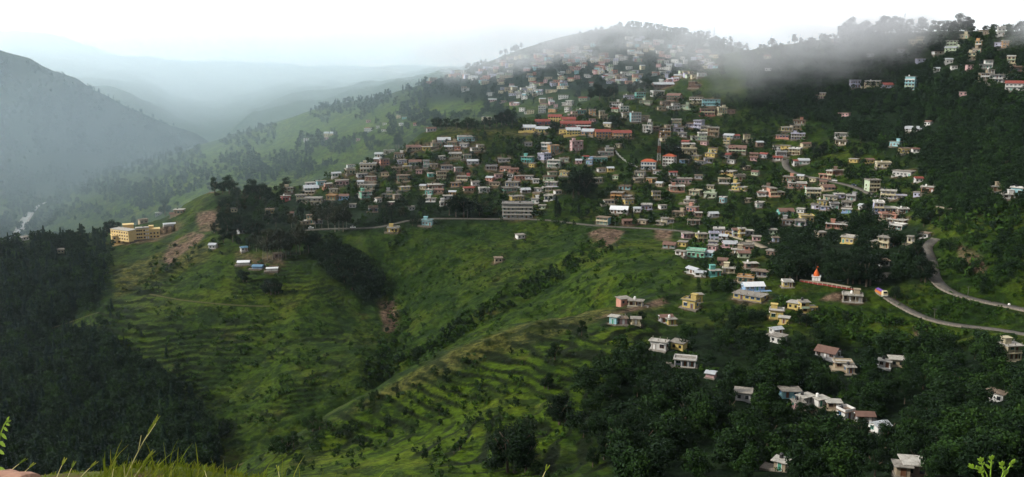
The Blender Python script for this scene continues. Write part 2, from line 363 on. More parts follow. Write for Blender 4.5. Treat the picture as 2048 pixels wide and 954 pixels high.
def window_mesh(w, h, fi, pane=True):
    k = (round(w, 1), round(h, 1), fi, pane)
    if k not in _wc:
        w, h = k[0], k[1]; b = MB()
        if pane: b.box(-w/2, w/2, -.03, .0, 0, h, 1)
        for x0, x1, z0, z1 in ((-w/2-.12, -w/2, -.12, h+.12), (w/2, w/2+.12, -.12, h+.12), (-w/2, w/2, h, h+.12), (-w/2, w/2, -.12, 0), (-.05, .05, 0, h)):
            b.box(x0, x1, -.10, 0, z0, z1, 0)
        b.box(-w/2-.25, w/2+.25, -.55, 0, h+.2, h+.29, 2)
        _wc[k] = b.data('window', [FRAMES[fi], DARK, WHITEP])
    return _wc[k]
def door_mesh(fi):
    k = ('d', fi)
    if k not in _wc:
        b = MB(); b.box(-.5, .5, -.04, 0, 0, 2.1, 1)
        for x0, x1, z0, z1 in ((-.62, -.5, 0, 2.22), (.5, .62, 0, 2.22), (-.5, .5, 2.1, 2.22)): b.box(x0, x1, -.10, 0, z0, z1, 0)
        _wc[k] = b.data('door', [FRAMES[fi], FRAMES[(fi + 3) % 6] if fi % 2 else WOODP])
    return _wc[k]
_tank = None
def tank_mesh(white=False):
    global _tank
    if _tank is None:
        _tank = [MB().lathe(0, 0, [(.55,0),(.55,1.0),(.45,1.15),(.18,1.25),(.18,1.34)], 10).data('water_tank', [m]) for m in (BLACKP, WHITEP)]
    return _tank[1 if white else 0]
_stub = []
def stub_mesh():
    if not _stub: _stub.append(MB().box(-.12, .12, -.12, .12, .003, .95).data('column_stub', [ROOFM[0]]))
    return _stub[0]
REBAR = grainy('rusty_rebar', (.12,.06,.04), .2, 1, .8)
HLOC = []          # every house: name, pixel box, colour word, storeys, style, object
def wob_(a): return random.uniform(-a, a)
def house(u, v, wpx, hpx, col, sty='', detail=2):
    if 1035 < u < 1268 and 215 < v < 285 and 'G' in sty: wpx *= 1.2; hpx *= 1.15
    X, Y, Z = hit(u, v); dist = math.hypot(X, Y); mpp = Y / FPX * 1.0
    W = max(3.0, wpx * mpp * .90); dep = max(.03, -Z / Y) if Z < 0 else .03
    R_ = random.Random(int(u * 7919 + v * 104729))
    small = W < 5.2
    yaw = R_.uniform(-.42, .42)
    D = min(9.0, max(3.4, W * R_.uniform(.5, .75)))
    if '/' in sty: yaw += .45
    if '\\' in sty: yaw -= .45
    W = max(3.0, (W - D * abs(math.sin(yaw))) / math.cos(yaw)); D = min(D, W * 1.1)
    Hm = (hpx * mpp - D * dep * .8) * .94
    n = max(1, min(4, round(Hm / 3.1))) if not ('S' in sty or 'G' in sty) else max(1, min(3, round(Hm * .8 / 3.1)))
    hs = min(3.7, max(2.4, Hm / n)) if not 'G' in sty else min(3.2, max(2.2, Hm * .75 / n))
    if 'S' in sty: n = 1; hs = max(1.6, min(2.6, Hm * .7))
    rz = -math.atan2(X, Y) + yaw
    style = next((k for k in 'FVGUST' if k in sty), None)
    if style is None: style = R_.choices('FVU', (.45, .45, .10))[0] if W > 6.5 else 'F'
    W0 = W
    name = {'G': 'gabled_house', 'S': 'tin_shed', 'U': 'unfinished_house', 'T': 'tiled_house'}.get(style, 'hill_house')
    root = empty(name, (X, Y, Z + .15), rz)
    wm = WALLM[col][R_.randrange(2)]; rm = ROOFM[R_.choices((0,1,2), (.45,.35,.2))[0]]
    fi = R_.randrange(6); x0, x1 = -W/2, W/2; H = n * hs; feats = []
    yl, yr_ = (R_.uniform(.5, 3.5) if R_.random() < .4 else .4 for _ in '12')
    MB().box(x0-yl, x1+yr_, -R_.uniform(.7, 2.2), D-.4, -3.6, -.002).build('plinth', R_.choice([STONE, STONE, ROOFM[0], wm]), root)
    if detail == 0: fi = 0
    fwall = 0.0
    part = n >= 2 and detail > 0 and W > 6.5 and style in 'FVU' and R_.random() < .45
    pw = W * R_.uniform(.42, .68); px0, px1 = ((x0, x0 + pw) if R_.random() < .5 else (x1 - pw, x1)) if part else (x0, x1)
    def xr(s_): return (px0, px1) if part and s_ == n - 1 else (x0, x1)
    def body_boxes(y0):
        b_ = MB()
        if part: b_.box(x0, x1, y0, D, 0, H - hs); b_.box(px0, px1, y0, D - .003, H - hs + .001, H)
        else: b_.box(x0, x1, y0, D, 0, H)
        return b_
    if style in 'VU' and detail > 0:
        fwall = 1.5
        body = body_boxes(fwall)
        for s in (x0, x1 - .22):
            if R_.random() < .6: body.box(s + .003, s + .217, .05, fwall - .002, 0, (H - hs if part else H) - .003)
        body.build('wall', wm, root)
        vm_ = ROOFM[1] if style == 'U' or 'H' in sty else (WALLM[R_.choice('wcc' + col)][0])
        for s in range(n):
            q0, q1 = xr(s); WW = q1 - q0; b = MB(); z = s * hs; k = max(3 if not part else 2, int(round(WW / 3.0)) + 1)
            for i in range(k):
                x = q0 + .18 + (WW - .36) * i / (k - 1); b.box(x-.14, x+.14, 0, .28, z + .003, z + hs - .18)
            b.box(q0+.02, q1-.02, .02, .26, z + hs - .42, z + hs - .185); b.box(q0+.02, q1-.02, .02, .26, z + .004, z + .12)
            if s > 0 or style == 'V' and R_.random() < .3:
                b.box(q0+.05, q1-.05, .05, .13, z + .85, z + .97); 
                if R_.random() < .6: b.box(q0+.05, q1-.05, .07, .11, z + .05, z + .84)
            b.build('verandah', vm_, root)
            if s < n - 1: MB().box(x0-.15, x1+.15, -.25, fwall - .003, z+hs-.18, z+hs, 0).build('floor_slab', vm_, root)
        feats.append('pillared verandah')
    elif style == 'S':
        MB().box(x0, x1, 0, D, 0, H).build('wall', wm, root)
    else:
        body_boxes(0).build('wall', wm, root)
        if n > 1 and detail > 0:
            for s in range(1, n):
                if R_.random() < .75:
                    q0, q1 = xr(s); b = MB().box(q0-.1, q1+.1, -.9, -.003, s*hs-.16, s*hs)
                    if R_.random() < .6: b.box(q0, q1, -.86, -.80, s*hs+.003, s*hs+.8)
                    b.build('balcony', WALLM[R_.choice('wk' + col)][0], root); feats.append('balcony')
    # openings
    if detail > 0 and style != 'S':
        k = max(1, min(7, int(round(W / (2.3 if fwall else 2.7)))))
        if small: k = min(k, 2)
        dpos = R_.randrange(k)
        for s in range(n):
            for i in range(k):
                q0, q1 = xr(s); x = q0 + (q1 - q0) * (i + .5) / k
                if part and s == n - 1 and i % 2: continue
                if s * 9 + i > 26: break
                isd = (i == dpos and s == 0) or (fwall and (i + s) % 2 == 1)
                if isd: link('door', door_mesh(fi), root, (x, fwall - .002, s*hs + .02))
                else: add_window(min(1.5, W/k*.55), min(1.35, hs*.45), fi, root, (x, fwall - .002, s*hs + .95), 0, hpx > 15)
            if detail > 1:
                for sx in (-1, 1):
                    if R_.random() < .8 and not (part and s == n - 1): link('window', window_mesh(1.1, 1.2, fi), root, (sx * (W/2 + .002), D * .62, s*hs + .95), sx * math.pi/2)
    # roof
    if style in 'G' or (style == 'S'):
        rmat = TIN if 'g' in sty or style == 'S' else {'w': TINW, 'B': TINB, 'R': REDT}.get(next((c for c in sty if c in 'wBR'), ''), R_.choice([TIN, BRT, TIN]))
        if 'x' in sty: rmat = TINW
        if 'B' in sty: rmat = TINB
        if 'R' in sty: rmat = REDT
        if 'b' in sty: rmat = BRT
        rh = D * .26 if style == 'G' else D * .14
        MB().gable(x0-.5, x1+.5, -.6, D+.4, H + .02, rh).build('roof', rmat, root)
        for s in (x0, x1-.2): pass
        if style == 'G':
            b = MB().tri_wall(x0 + .003, .1, D-.1, H + .003, rh * .72); b.tri_wall(x1 - .203, .1, D-.1, H + .003, rh * .72); b.build('gable_wall', wm, root)
        rword = 'tin-roofed'
        rword = {REDT.name: 'red-roofed', BRT.name: 'brown-roofed', TINB.name: 'blue tin-roofed', TINW.name: 'white tin-roofed'}.get(rmat.name, rword)
    elif style == 'T':
        MB().hip(x0-.5, x1+.5, -.5, D+.5, H, D*.28).build('roof', REDO, root); rword = 'orange-tiled'
    else:
        o = .7 if fwall == 0 else .55
        if part:
            ax0, ax1 = (px1 + .003, x1 + o) if px0 == x0 else (x0 - o, px0 - .003); MB().box(ax0, ax1, -o, D+.3, H - hs + .002, H - hs + .2).build('terrace', rm, root)
            if R_.random() < .5: MB().box(ax0 + .1, ax1 - .1, -o + .1, -o + .24, H - hs + .203, H - hs + .95).build('parapet', wm, root)
            x0, x1 = px0, px1; W = x1 - x0; feats.append('part top storey')
        MB().box(x0-o, x1+o, -o, D+.3, H + .002, H + .2).build('roof', rm, root)
        rword = 'flat-roofed'
        if R_.random() < .5 and not small:
            t = .14; z0, z1 = H + .203, H + .2 + R_.choice((.5, .8)); b = MB()
            for a in ((x0-.3, x1+.3, -.3, -.3+t), (x0-.3, x1+.3, D-t, D), (x0-.3, x0-.3+t, -.3+t+.002, D-t-.002), (x1+.3-t, x1+.3, -.3+t+.002, D-t-.002)): b.box(*a, z0, z1)
            b.build('parapet', R_.choice([wm, rm, WALLM['w'][0]]), root); feats.append('roof parapet')
        if R_.random() < .30 and not small:
            sx = (x0 + x1) / 2 + R_.choice((-1, 1)) * W * .22
            b = MB().box(sx-1.3, sx+1.3, D*.45, D*.45+2.4, H+.203, H+2.4); b.box(sx-1.6, sx+1.6, D*.45-.3, D*.45+2.7, H+2.403, H+2.55)
            b.build('stair_room', wm, root); feats.append('rooftop stair room')
        if R_.random() < .45:
            white = R_.random() < .25
            o_ = link('water_tank', tank_mesh(white), root, ((x0 + x1) / 2 - W * R_.uniform(.05, .3), D * .7, H + .2)); feats.append(('white' if white else 'black') + ' roof tank')
        if (R_.random() < .3 or style == 'U') and detail > 0:
            k = min(5, max(2, int(W / 3.2)))
            for i in range(k + 1):
                x = x0 + .2 + (W - .4) * i / k
                for y in (.2, D - .4): link('column_stub', stub_mesh(), root, (x, y, H + .2))
            feats.append('column stubs on the roof')
    rec = dict(o=root, u=u, v=v, w=wpx, h=hpx, col=PAINT[col][0], n=n, roof=rword, style=style, feats=feats, W=W, kind='shed' if style == 'S' else 'house', Y=Y)
    HLOC.append(rec)
    # the ground is dug out under the house
    W = W0
    c_, s_ = math.cos(rz), math.sin(rz); cx_, cy_ = X - s_ * D/2, Y + c_ * D/2
    CUTS.append((cx_, cy_, W/2 + .9, D/2 + .9, rz, Z + .1))
    return root
CUTS = []
# ------------------------------------------------------------------ the houses, read off the hillside view by view: centre, foot, width, height, paint+style
def view(ox, oy, sc, txt, detail=2, lo=-1e9, hi=1e9):
    for it in txt.replace('\n', ';').split(';'):
        p = it.split()
        if len(p) < 5: continue
        x, y, w_, h_ = (float(k) for k in p[:4]); c = p[4][0]; st = p[4][1:]
        u = ox + x / sc
        if not (lo <= u <= hi): continue
        HSPEC.append((u, oy + y / sc, w_ / sc, h_ / sc, c, st))
HSPEC = []
S = 3.815
view(550, 200, S, '''415 275 85 25 cG;715 170 30 15 p;710 245 60 35 w;835 190 15 15 w;985 145 30 18 n;830 240 40 12 w;967 195 25 12 w;1070 195 30 15 p
1610 155 70 30 c;1195 240 70 20 g;1830 40 60 20 p;1930 105 50 20 w;1660 12 60 12 p;1740 20 50 12 p;1060 385 125 38 cG;1165 382 80 25 y;1290 325 110 30 gG
1350 348 90 30 t;1240 355 100 28 t;1460 315 145 38 nF;1437 358 60 32 g;1550 390 120 50 wV;1325 380 60 25 t;945 442 90 42 wV;870 405 80 28 tF;790 438 75 42 wGg
1375 440 105 35 cV;1470 450 75 45 k;840 500 85 50 sV;780 480 55 38 bG;975 490 90 40 v;1070 502 100 50 kGb;710 552 140 72 c;1165 515 75 55 gV;1218 515 55 30 t
585 510 65 20 w;580 562 90 45 c;937 540 80 25 t;1008 535 75 32 y;1310 530 95 35 gV;1405 550 75 35 pV;470 587 80 42 wG;842 580 65 22 t;1272 605 85 65 tV
1198 585 58 30 e;980 622 110 55 tV;670 588 75 28 g;725 620 100 45 rV;652 648 50 32 w;700 682 160 42 cV;700 748 110 58 mF;515 648 110 45 p;357 652 85 42 n
412 672 75 42 s;272 655 70 30 g;280 692 130 26 gGg;255 722 100 28 cF;118 712 72 50 t/;90 767 85 42 rF;447 706 60 18 c;198 778 80 62 tF;290 802 150 62 wV
425 764 100 44 oV;525 759 85 42 lG;858 745 85 55 gV;942 757 80 50 tV;640 747 26 30 w;797 782 42 42 w;750 857 75 45 bU;1045 842 52 25 w;995 687 100 30 y
1126 682 40 36 c;1232 682 140 50 sV;1172 722 75 40 e;1255 710 80 25 bG;1352 727 52 32 o;1187 777 85 32 w;1320 757 70 28 g;1300 812 90 42 wV;1442 613 145 36 rV
1385 662 90 35 oF;1533 652 58 36 w;1632 617 55 25 s;1672 655 80 25 t;1600 708 95 42 wV;1482 697 80 24 tGb;1805 662 125 52 gV;1797 697 135 28 m;1917 708 90 34 gG
1855 762 130 36 yF;1650 533 100 32 g;1752 547 100 40 sGb;1826 552 70 28 s;1512 490 90 22 gG;1747 472 90 24 gU;1915 477 115 50 eV;1957 512 45 34 y;1870 605 78 18 s
1936 605 60 18 g;235 952 60 22 t;265 943 58 74 tV;1157 958 98 58 nF;1990 745 50 40 y;2005 700 60 28 g;1985 790 70 45 w;335 945 60 20 g''', hi=1086)
view(1000, 200, S, '''320 100 60 52 w;395 92 60 28 o;510 92 26 46 w;562 130 85 45 p;622 106 85 36 e;705 117 55 45 o;792 142 75 60 tV;215 105 50 20 w
880 62 95 48 wV;950 92 90 46 wF;975 142 100 48 w;1040 168 100 76 nV;1112 157 66 36 t;1120 248 85 84 wV;1190 228 50 30 b;1268 240 95 50 tV;1268 277 88 38 oV
1350 192 84 42 gV;1470 207 165 52 vV;1360 240 88 42 v;1562 232 70 42 gV;1622 272 100 70 tV;1520 306 140 56 kF;1392 282 70 36 gF;1445 408 132 44 cV;1440 372 110 40 tV
1410 340 60 28 b;1620 400 80 36 y;1552 342 50 32 p;1725 352 60 46 yV;1765 388 100 44 wF;1740 292 100 32 gG;1805 295 50 28 g;1895 322 80 62 cV;1985 355 50 40 b
1808 408 150 62 tGb;1760 442 90 26 w;1940 438 60 34 t;2005 442 60 38 gG;1480 452 100 28 y;1600 432 80 24 y;1595 477 80 36 v;1530 492 60 28 w;1412 482 70 28 l
345 382 84 54 nV;437 404 140 62 oU;362 458 112 52 v/;405 515 126 62 kV;486 472 80 30 k;680 492 62 40 lF;765 472 130 46 eF;663 458 40 26 e;812 424 125 58 gU;890 360 30 16 c
780 548 62 30 w;845 545 50 20 y;1060 582 95 46 wV;1322 577 70 38 wGR;1385 637 180 48 pF;1350 697 130 52 sVb;757 632 76 42 wV;1065 628 96 36 t;1145 632 92 42 oF
490 577 96 38 yF;405 576 66 22 k;372 612 90 30 k;385 657 112 36 vV;362 697 80 36 wV;300 702 60 30 g;370 768 98 50 wV;447 718 50 24 w/;948 684 105 32 nF
915 757 184 60 oV;988 797 100 52 yF;1195 757 78 62 yU;838 798 100 40 w;905 866 162 52 wGx;1118 836 92 42 vF;1520 602 70 28 g;1732 570 130 26 yF;1712 640 100 50 cV
1835 612 100 48 t;1815 690 130 60 yF;1480 726 112 42 c;1600 748 110 44 kF;1692 782 66 46 nF\\;1440 792 110 32 w;1455 852 110 46 sF\\;1355 888 122 44 tV;1635 892 92 36 gG
1475 952 104 42 bU;775 952 130 68 nV;1230 955 112 62 gV;985 950 90 22 bG;1082 946 70 20 t;2005 728 72 36 w;1978 824 60 44 w;2028 690 70 34 b;1890 530 46 24 t
1250 832 22 16 wS;1046 856 40 22 wSx;1300 940 40 26 g''', lo=1080)
view(1000, 0, S, '''1252 668 188 42 bGg;1475 672 102 52 bV;1212 738 118 42 wV;1320 768 130 54 bG;1075 750 92 48 eF;985 757 90 30 v;1102 792 110 28 k;635 768 60 26 k
1492 782 112 42 cF;1610 808 152 54 nV;1330 832 110 46 wV;1405 828 90 30 k;1270 802 90 36 b;1585 880 125 50 rV;1700 870 84 50 cV;1762 865 60 34 b;482 752 72 32 w;510 804 100 34 w
145 747 42 32 w;110 800 60 14 p;300 712 28 22 n;190 690 60 26 w;70 690 60 28 t;280 660 50 28 k;490 655 60 22 n;1545 585 80 36 w;1365 600 70 30 c''')
view(1512, 0, S, '''760 668 92 56 v;882 660 132 42 cF;1012 672 100 34 vGR;1170 686 92 106 nF;492 752 82 42 p;1755 522 110 66 wV;1765 612 120 84 tV;1848 632 136 66 wV;1975 692 150 78 wGR
1645 455 62 54 c;1682 402 84 34 t;1695 366 52 54 oF;1635 536 42 50 p;1475 482 52 36 w;1514 526 22 16 w;1502 352 112 42 k;1482 388 80 20 k;1402 416 100 24 w;1212 362 122 84 cV
1262 472 62 30 v;1575 292 92 32 c;1870 272 62 62 w;1750 262 92 36 t;1912 364 72 52 oF;1945 484 62 54 c;1992 548 112 42 bV;1852 350 60 34 v;612 338 62 44 b;95 540 60 20 w
1580 728 52 34 p;1378 546 26 24 w;90 446 50 16 c;1095 400 60 20 g;870 432 50 16 g''')
view(1512, 200, S, '''330 182 102 32 s;235 237 92 32 yV;322 218 90 22 t;320 302 112 46 v;200 292 100 26 s;650 287 112 42 wV;645 340 102 44 tV;665 122 80 26 p;1205 242 142 32 wG;1305 192 32 12 wS
1055 354 96 46 n;1150 407 112 44 yF;1222 402 50 28 w;165 377 56 36 w;222 372 70 30 yF;390 357 72 30 c;290 418 112 52 cV;195 432 92 42 gV;165 462 80 34 wGR;368 492 102 48 wG/;312 502 40 46 w/
530 602 132 72 sV;622 572 92 46 b;740 477 62 20 y;872 482 56 22 y;975 517 126 48 c;1110 582 182 58 wF;1245 627 56 30 w;1325 708 142 52 sF;1230 738 60 36 v;905 700 130 100 kV/
1045 758 212 76 vV;985 862 190 92 vV;245 622 102 46 sV;315 674 152 52 sF;165 737 152 76 sV;45 737 62 34 w;440 738 132 64 kV;560 690 120 36 tGb;570 767 112 44 cF;505 802 80 42 y
640 752 90 42 v;722 767 92 42 g;690 818 82 44 w;690 862 76 34 l;600 834 80 50 g;522 842 80 36 v;450 832 80 40 v;20 808 52 34 wF;235 887 146 62 eGb;392 930 126 60 yF/;240 952 92 46 g
335 964 112 52 v;1840 697 80 42 t;1985 724 112 62 nF;1930 757 110 36 w;1130 864 100 34 b''')
view(1512, 400, S, '''1010 152 132 54 sV;1060 184 172 42 sV;1060 227 150 46 eV;612 222 182 52 sV;695 332 132 62 yF;940 364 172 102 tV;1180 332 76 70 wV;1272 292 42 26 w;152 322 60 42 v
245 667 96 42 yF;400 866 152 112 yF/;155 910 112 96 yF;210 945 84 64 yF;280 832 46 42 y;735 782 162 76 tU;110 425 40 46 b;980 505 40 14 wS''')
view(1100, 400, S, '''1290 257 92 44 v;1362 272 80 36 y;1432 282 92 82 gG;1466 290 62 84 yF;1522 268 52 42 g;1060 294 112 48 pV;1165 322 106 76 yV;1252 320 82 76 v;1312 302 100 44 gG;1240 352 60 30 v
905 370 122 42 gG;1005 355 30 20 y;990 424 102 42 w;1110 438 162 66 mF;1208 436 52 14 nS;1380 364 132 42 pG;1500 388 122 58 sF;1430 412 92 38 t;1482 442 90 26 kG;1315 498 46 46 bF
1075 560 130 56 wGg\\;1145 588 92 42 wG;1265 582 102 56 eF;1362 558 102 46 cV;1540 520 120 46 b;1595 582 152 52 gV;1490 630 142 46 oV;1562 694 202 52 lGx;1502 766 290 50 yF
1056 826 146 92 yF\\;1140 782 72 76 yF;650 812 132 52 gV\\;478 948 78 76 nF;560 950 62 40 p;655 952 72 36 c;892 935 122 74 gGb/;932 955 92 36 y;578 800 28 32 s''')
view(1512, 600, 2.694, '''120 187 82 52 wG/;105 232 32 34 w/;370 312 152 54 gGb;470 372 112 50 t/;510 397 46 32 tF;690 364 74 42 wF;762 360 42 28 tS;192 530 130 62 nF/;285 562 110 62 wV/
362 574 98 62 wF/;235 592 70 34 p;420 592 92 22 t/;502 642 104 54 wF/;590 662 124 48 gGb/;690 722 132 28 wG/;125 922 84 48 tF;1390 326 130 108 cV/;1282 547 28 26 w;792 954 62 36 t;862 952 52 20 b''')
view(1000, 600, 2.694, '''850 270 110 64 wF\\;952 268 38 30 y;995 364 134 64 vV;1130 420 66 38 pS;1308 544 36 26 gS;530 -1 1 1 w''')
view(400, 380, S, '''340 468 62 46 wGB;92 448 40 16 wSx;600 517 56 32 b;530 182 76 42 y;1470 322 102 42 yF;415 287 40 30 e;325 332 30 28 g;260 168 24 18 c;690 205 20 16 w''')
view(600, 380, S, '''1690 372 60 22 w;1515 552 30 14 tS;400 136 30 18 w''')
view(0, 300, S, '''1100 560 62 38 t;1362 490 92 50 t;1320 512 42 26 l;1212 500 52 28 g;1296 582 102 32 wS;200 687 32 16 w;465 787 40 32 c''')
HSPEC = [h for h in HSPEC if h[2] > 1 and h[1] > 0]
# ------------------------------------------------------------------ roads, cut into the slope
ASPH = grainy('worn_asphalt', (.105,.098,.088), .4, .35, .95, .1, (.16,.14,.10)); TRACK = grainy('dusty_track', (.27,.23,.17), .3, .8, .95, .1)
PATHM = grainy('trodden_earth', (.085,.080,.035), .3, .8, .95, .1); ROADS = []
def road(name, pts, width, mat, ylo, yhi, kind='structure', edge=True, carve=True, smooth=6):
    P = []
    for (u0, v0), (u1, v1) in zip(pts[:-1], pts[1:]):
        k = max(1, int(math.hypot(u1-u0, v1-v0) / 3))
        for i in range(k):
            t = i / k; h = hit(u0+(u1-u0)*t, v0+(v1-v0)*t)
            if ylo <= h[1] <= yhi: P.append(h)
    if len(P) < 4: return
    P = np.array(P)
    for _ in range(smooth):
        Q = P.copy(); Q[1:-1] = (P[:-2] + P[1:-1]*2 + P[2:]) / 4; P = Q
    # even spacing
    d = np.concatenate([[0], np.cumsum(np.hypot(np.diff(P[:,0]), np.diff(P[:,1])))])
    s = np.arange(0, d[-1], 2.0); P = np.stack([np.interp(s, d, P[:,k]) for k in range(3)], 1)
    for _ in range(smooth * 3):
        Q = P.copy(); Q[1:-1] = (P[:-2] + P[1:-1] + P[2:]) / 3; P = Q
    if carve:
        m = (GY > P[:,1].min()-12) & (GY < P[:,1].max()+12) & (GX > P[:,0].min()-12) & (GX < P[:,0].max()+12)
        ii = np.nonzero(m.ravel())[0]; x = GX.ravel()[ii]; y = GY.ravel()[ii]
        best = np.full(len(ii), 1e9); zz = np.zeros(len(ii))
        for q in P[::1]:
            dd = np.hypot(x-q[0], y-q[1]); k = dd < best; best[k] = dd[k]; zz[k] = q[2]
        wgt = 1 - sstep(width/2 + 1.8, width/2 + 6.5, best)
        gz = GZ.ravel(); gz[ii] = gz[ii] * (1-wgt) + (zz - .25) * wgt; GZ[...] = gz.reshape(GZ.shape)
    T = np.gradient(P[:, :2], axis=0); T /= np.maximum(1e-6, np.hypot(T[:,0], T[:,1]))[:, None]; N = np.stack([-T[:,1], T[:,0]], 1)
    prof = [(-width/2, -.6), (-width/2, 0), (0, .06), (width/2, 0), (width/2, -.6)]
    V = np.stack([np.concatenate([P[:, :2] + N * a, (P[:, 2] + .1 + b)[:, None]], 1) for a, b in prof], 1)
    n = len(P); k = len(prof); i = np.arange(n-1)[:, None] * k + np.arange(k-1)[None, :]
    me = mesh_np(name, V.reshape(-1, 3), np.stack([i, i+1, i+k+1, i+k], -1).reshape(-1, 4)[:, ::-1])
    me.materials.append(mat); o = bpy.data.objects.new(name, me); C.objects.link(o); o['kind'] = kind
    ROADS.append(P); return P
def parapet(P, i0, i1, off, label, h=.7, mat=None, gap=False):
    """low roadside wall following a road"""
    P = P[i0:i1]; T = np.gradient(P[:, :2], axis=0); T /= np.hypot(T[:,0], T[:,1])[:, None]; N = np.stack([-T[:,1], T[:,0]], 1)
    V = np.stack([np.concatenate([P[:, :2] + N * a, (P[:, 2] + b)[:, None]], 1) for a, b in ((off-.2,-1.6),(off-.2,h),(off+.2,h),(off+.2,-1.6))], 1)
    n = len(P); i = np.arange(n-1)[:, None]*4 + np.arange(3)[None, :]
    me = mesh_np('roadside_wall', V.reshape(-1,3), np.stack([i, i+1, i+5, i+4], -1).reshape(-1,4)); me.materials.append(mat or WALLM['g'][0])
    o = bpy.data.objects.new('roadside_wall', me); C.objects.link(o); tag(o, label, 'wall')
road('main_road', [(585,463),(625,459),(670,457),(706,457),(760,455),(790,448),(815,440),(850,437),(920,437),(1000,438),(1060,438),(1110,441),(1150,447),(1200,452),(1260,455),(1310,457),(1345,460),(1385,464)], 4.2, ASPH, 560, 720)
road('market_road', [(1452,468),(1480,476),(1505,484),(1535,498)], 5.5, TRACK, 480, 700)
rU = road('upper_town_road', [(1571,318),(1568,332),(1582,344),(1610,352),(1640,358),(1680,366),(1710,373),(1735,384),(1755,396)], 6, ASPH, 450, 950)
road('upper_town_road', [(1868,412),(1890,415),(1912,420)], 4, TRACK, 380, 800)
rA = road('hairpin_road', [(1872,477),(1856,483),(1849,490),(1855,504),(1864,520),(1866,540),(1868,556),(1880,572),(1905,588),(1940,598),(1975,604),(2010,610),(2048,619),(2110,632)], 5.6, ASPH, 330, 560)
rB = road('lower_road', [(1757,580),(1768,590),(1780,598),(1795,607),(1815,619),(1840,632),(1865,642),(1900,649),(1940,653),(1990,657),(2020,662),(2048,668),(2110,680)], 4.4, ASPH, 300, 470)
road('lower_road', [(1750,562),(1760,555),(1770,549),(1782,544)], 4.6, ASPH, 350, 520)
road('field_path', [(100,657),(130,648),(165,635),(205,622)], 1.1, PATHM, 400, 700)
road('field_path', [(300,588),(360,600),(400,604),(450,609),(500,612),(545,612)], .9, PATHM, 400, 700)
road('field_path', [(1035,268),(1060,271)], 1.6, PATHM, 700, 1000)
road('field_path', [(900,262),(960,259),(1005,262),(1050,272)], 1.6, PATHM, 700, 1000)
road('town_path', [(1600,560),(1640,563),(1680,570),(1712,576)], 2.4, TRACK, 350, 520)
road('field_path', [(430,950),(470,935),(505,918),(540,903)], 1.2, PATHM, 240, 400)
# river in the deep valley
def river():
    cen = [(-60,500,6),(20,478,8),(38,462,13),(45,447,15),(52,436,14),(62,424,11),(74,412,7),(92,404,5),(112,400,4)]
    P = []
    for (u0,v0,w0),(u1,v1,w1) in zip(cen[:-1], cen[1:]):
        for i in range(5):
            t = i/5; h = hit(u0+(u1-u0)*t, v0+(v1-v0)*t)
            if h[1] > 1300: P.append((*h, (w0+(w1-w0)*t) * h[1] / FPX * .42))
    P = np.array(P)
    for _ in range(4): Q = P.copy(); Q[1:-1] = (P[:-2]+P[1:-1]+P[2:])/3; P = Q
    x, y = GX.ravel(), GY.ravel(); m = np.nonzero((y > P[:,1].min()-60) & (y < P[:,1].max()+60) & (x < P[:,0].max()+80))[0]
    best = np.full(len(m), 1e9); zz = np.zeros(len(m))
    for q in P:
        dd = np.hypot(x[m]-q[0], y[m]-q[1]); k = dd < best; best[k] = dd[k]; zz[k] = q[2]
    wg = 1 - sstep(30, 75, best); gz = GZ.ravel(); gz[m] = gz[m]*(1-wg) + (zz-2)*wg; GZ[...] = gz.reshape(GZ.shape)
    T = np.gradient(P[:, :2], axis=0); T /= np.hypot(T[:,0], T[:,1])[:, None]; N = np.stack([-T[:,1], T[:,0]], 1)
    for nm, ws, dz, mt in (('river_bank', 1.5, -.3, grainy('river_gravel', (.26,.24,.22), .25, .05, .95)), ('river', .8, .3, None)):
        a = P[:, :2] - N*P[:,3:4]*ws; b = P[:, :2] + N*P[:,3:4]*ws
        V = np.stack([np.concatenate([a, P[:,2:3]+dz], 1), np.concatenate([b, P[:,2:3]+dz], 1)], 1).reshape(-1, 3)
        i = np.arange(len(P)-1)*2; me = mesh_np(nm, V, np.stack([i, i+2, i+3, i+1], -1)[:, ::-1])
        if mt is None:
            mt, nt, bs = newmat('river_water'); n = noise_tex(nt, .04, 6, .7)
            nt.links.new(ramp(nt, n.outputs['Fac'], [(.35,(.16,.17,.17)),(.65,(.34,.34,.33))]).outputs['Color'], bs.inputs['Base Color']); bs.inputs['Roughness'].default_value = .7
        me.materials.append(mt); o = bpy.data.objects.new(nm, me); C.objects.link(o); o['kind'] = 'structure'
river()
if rB is not None: parapet(rB, 2, 26, -2.7, 'low grey stone wall along the outer edge of the lower road', .45, STONE)
if rA is not None:
    n_ = len(rA); parapet(rA, int(n_*.45), int(n_*.98), -3.1, 'low pale wall along the outer edge of the curving upper road', .45, STONE)
project_grid()
# ------------------------------------------------------------------ houses
HSPEC += [(550+1850/S, 200+905/S, 265/S, 132/S, 'g', 'VH!hotel')]
view(1000, 200, S, '''1130 532 130 70 wT!twin;1282 505 118 84 wT!twin;592 388 112 78 pV!tower;215 237 105 46 yGg;325 248 110 46 yGg;415 166 100 48 yGR;525 176 100 44 yGR
330 191 115 36 rGR;520 208 110 42 rGR;635 218 105 48 rGR;560 269 105 50 yGg;480 253 60 36 y;665 268 100 42 oGg;790 288 128 56 oGR;932 295 138 56 oGR''')
HSPEC.append((400+330/S, 380+571/S, 108/S, 34/S, 'w', 'Sx')); HSPEC.append((400+435/S, 380+602/S, 102/S, 30/S, 'l', 'SB')); HSPEC.append((400+550/S, 380+617/S, 96/S, 34/S, 'w', 'Sx'))
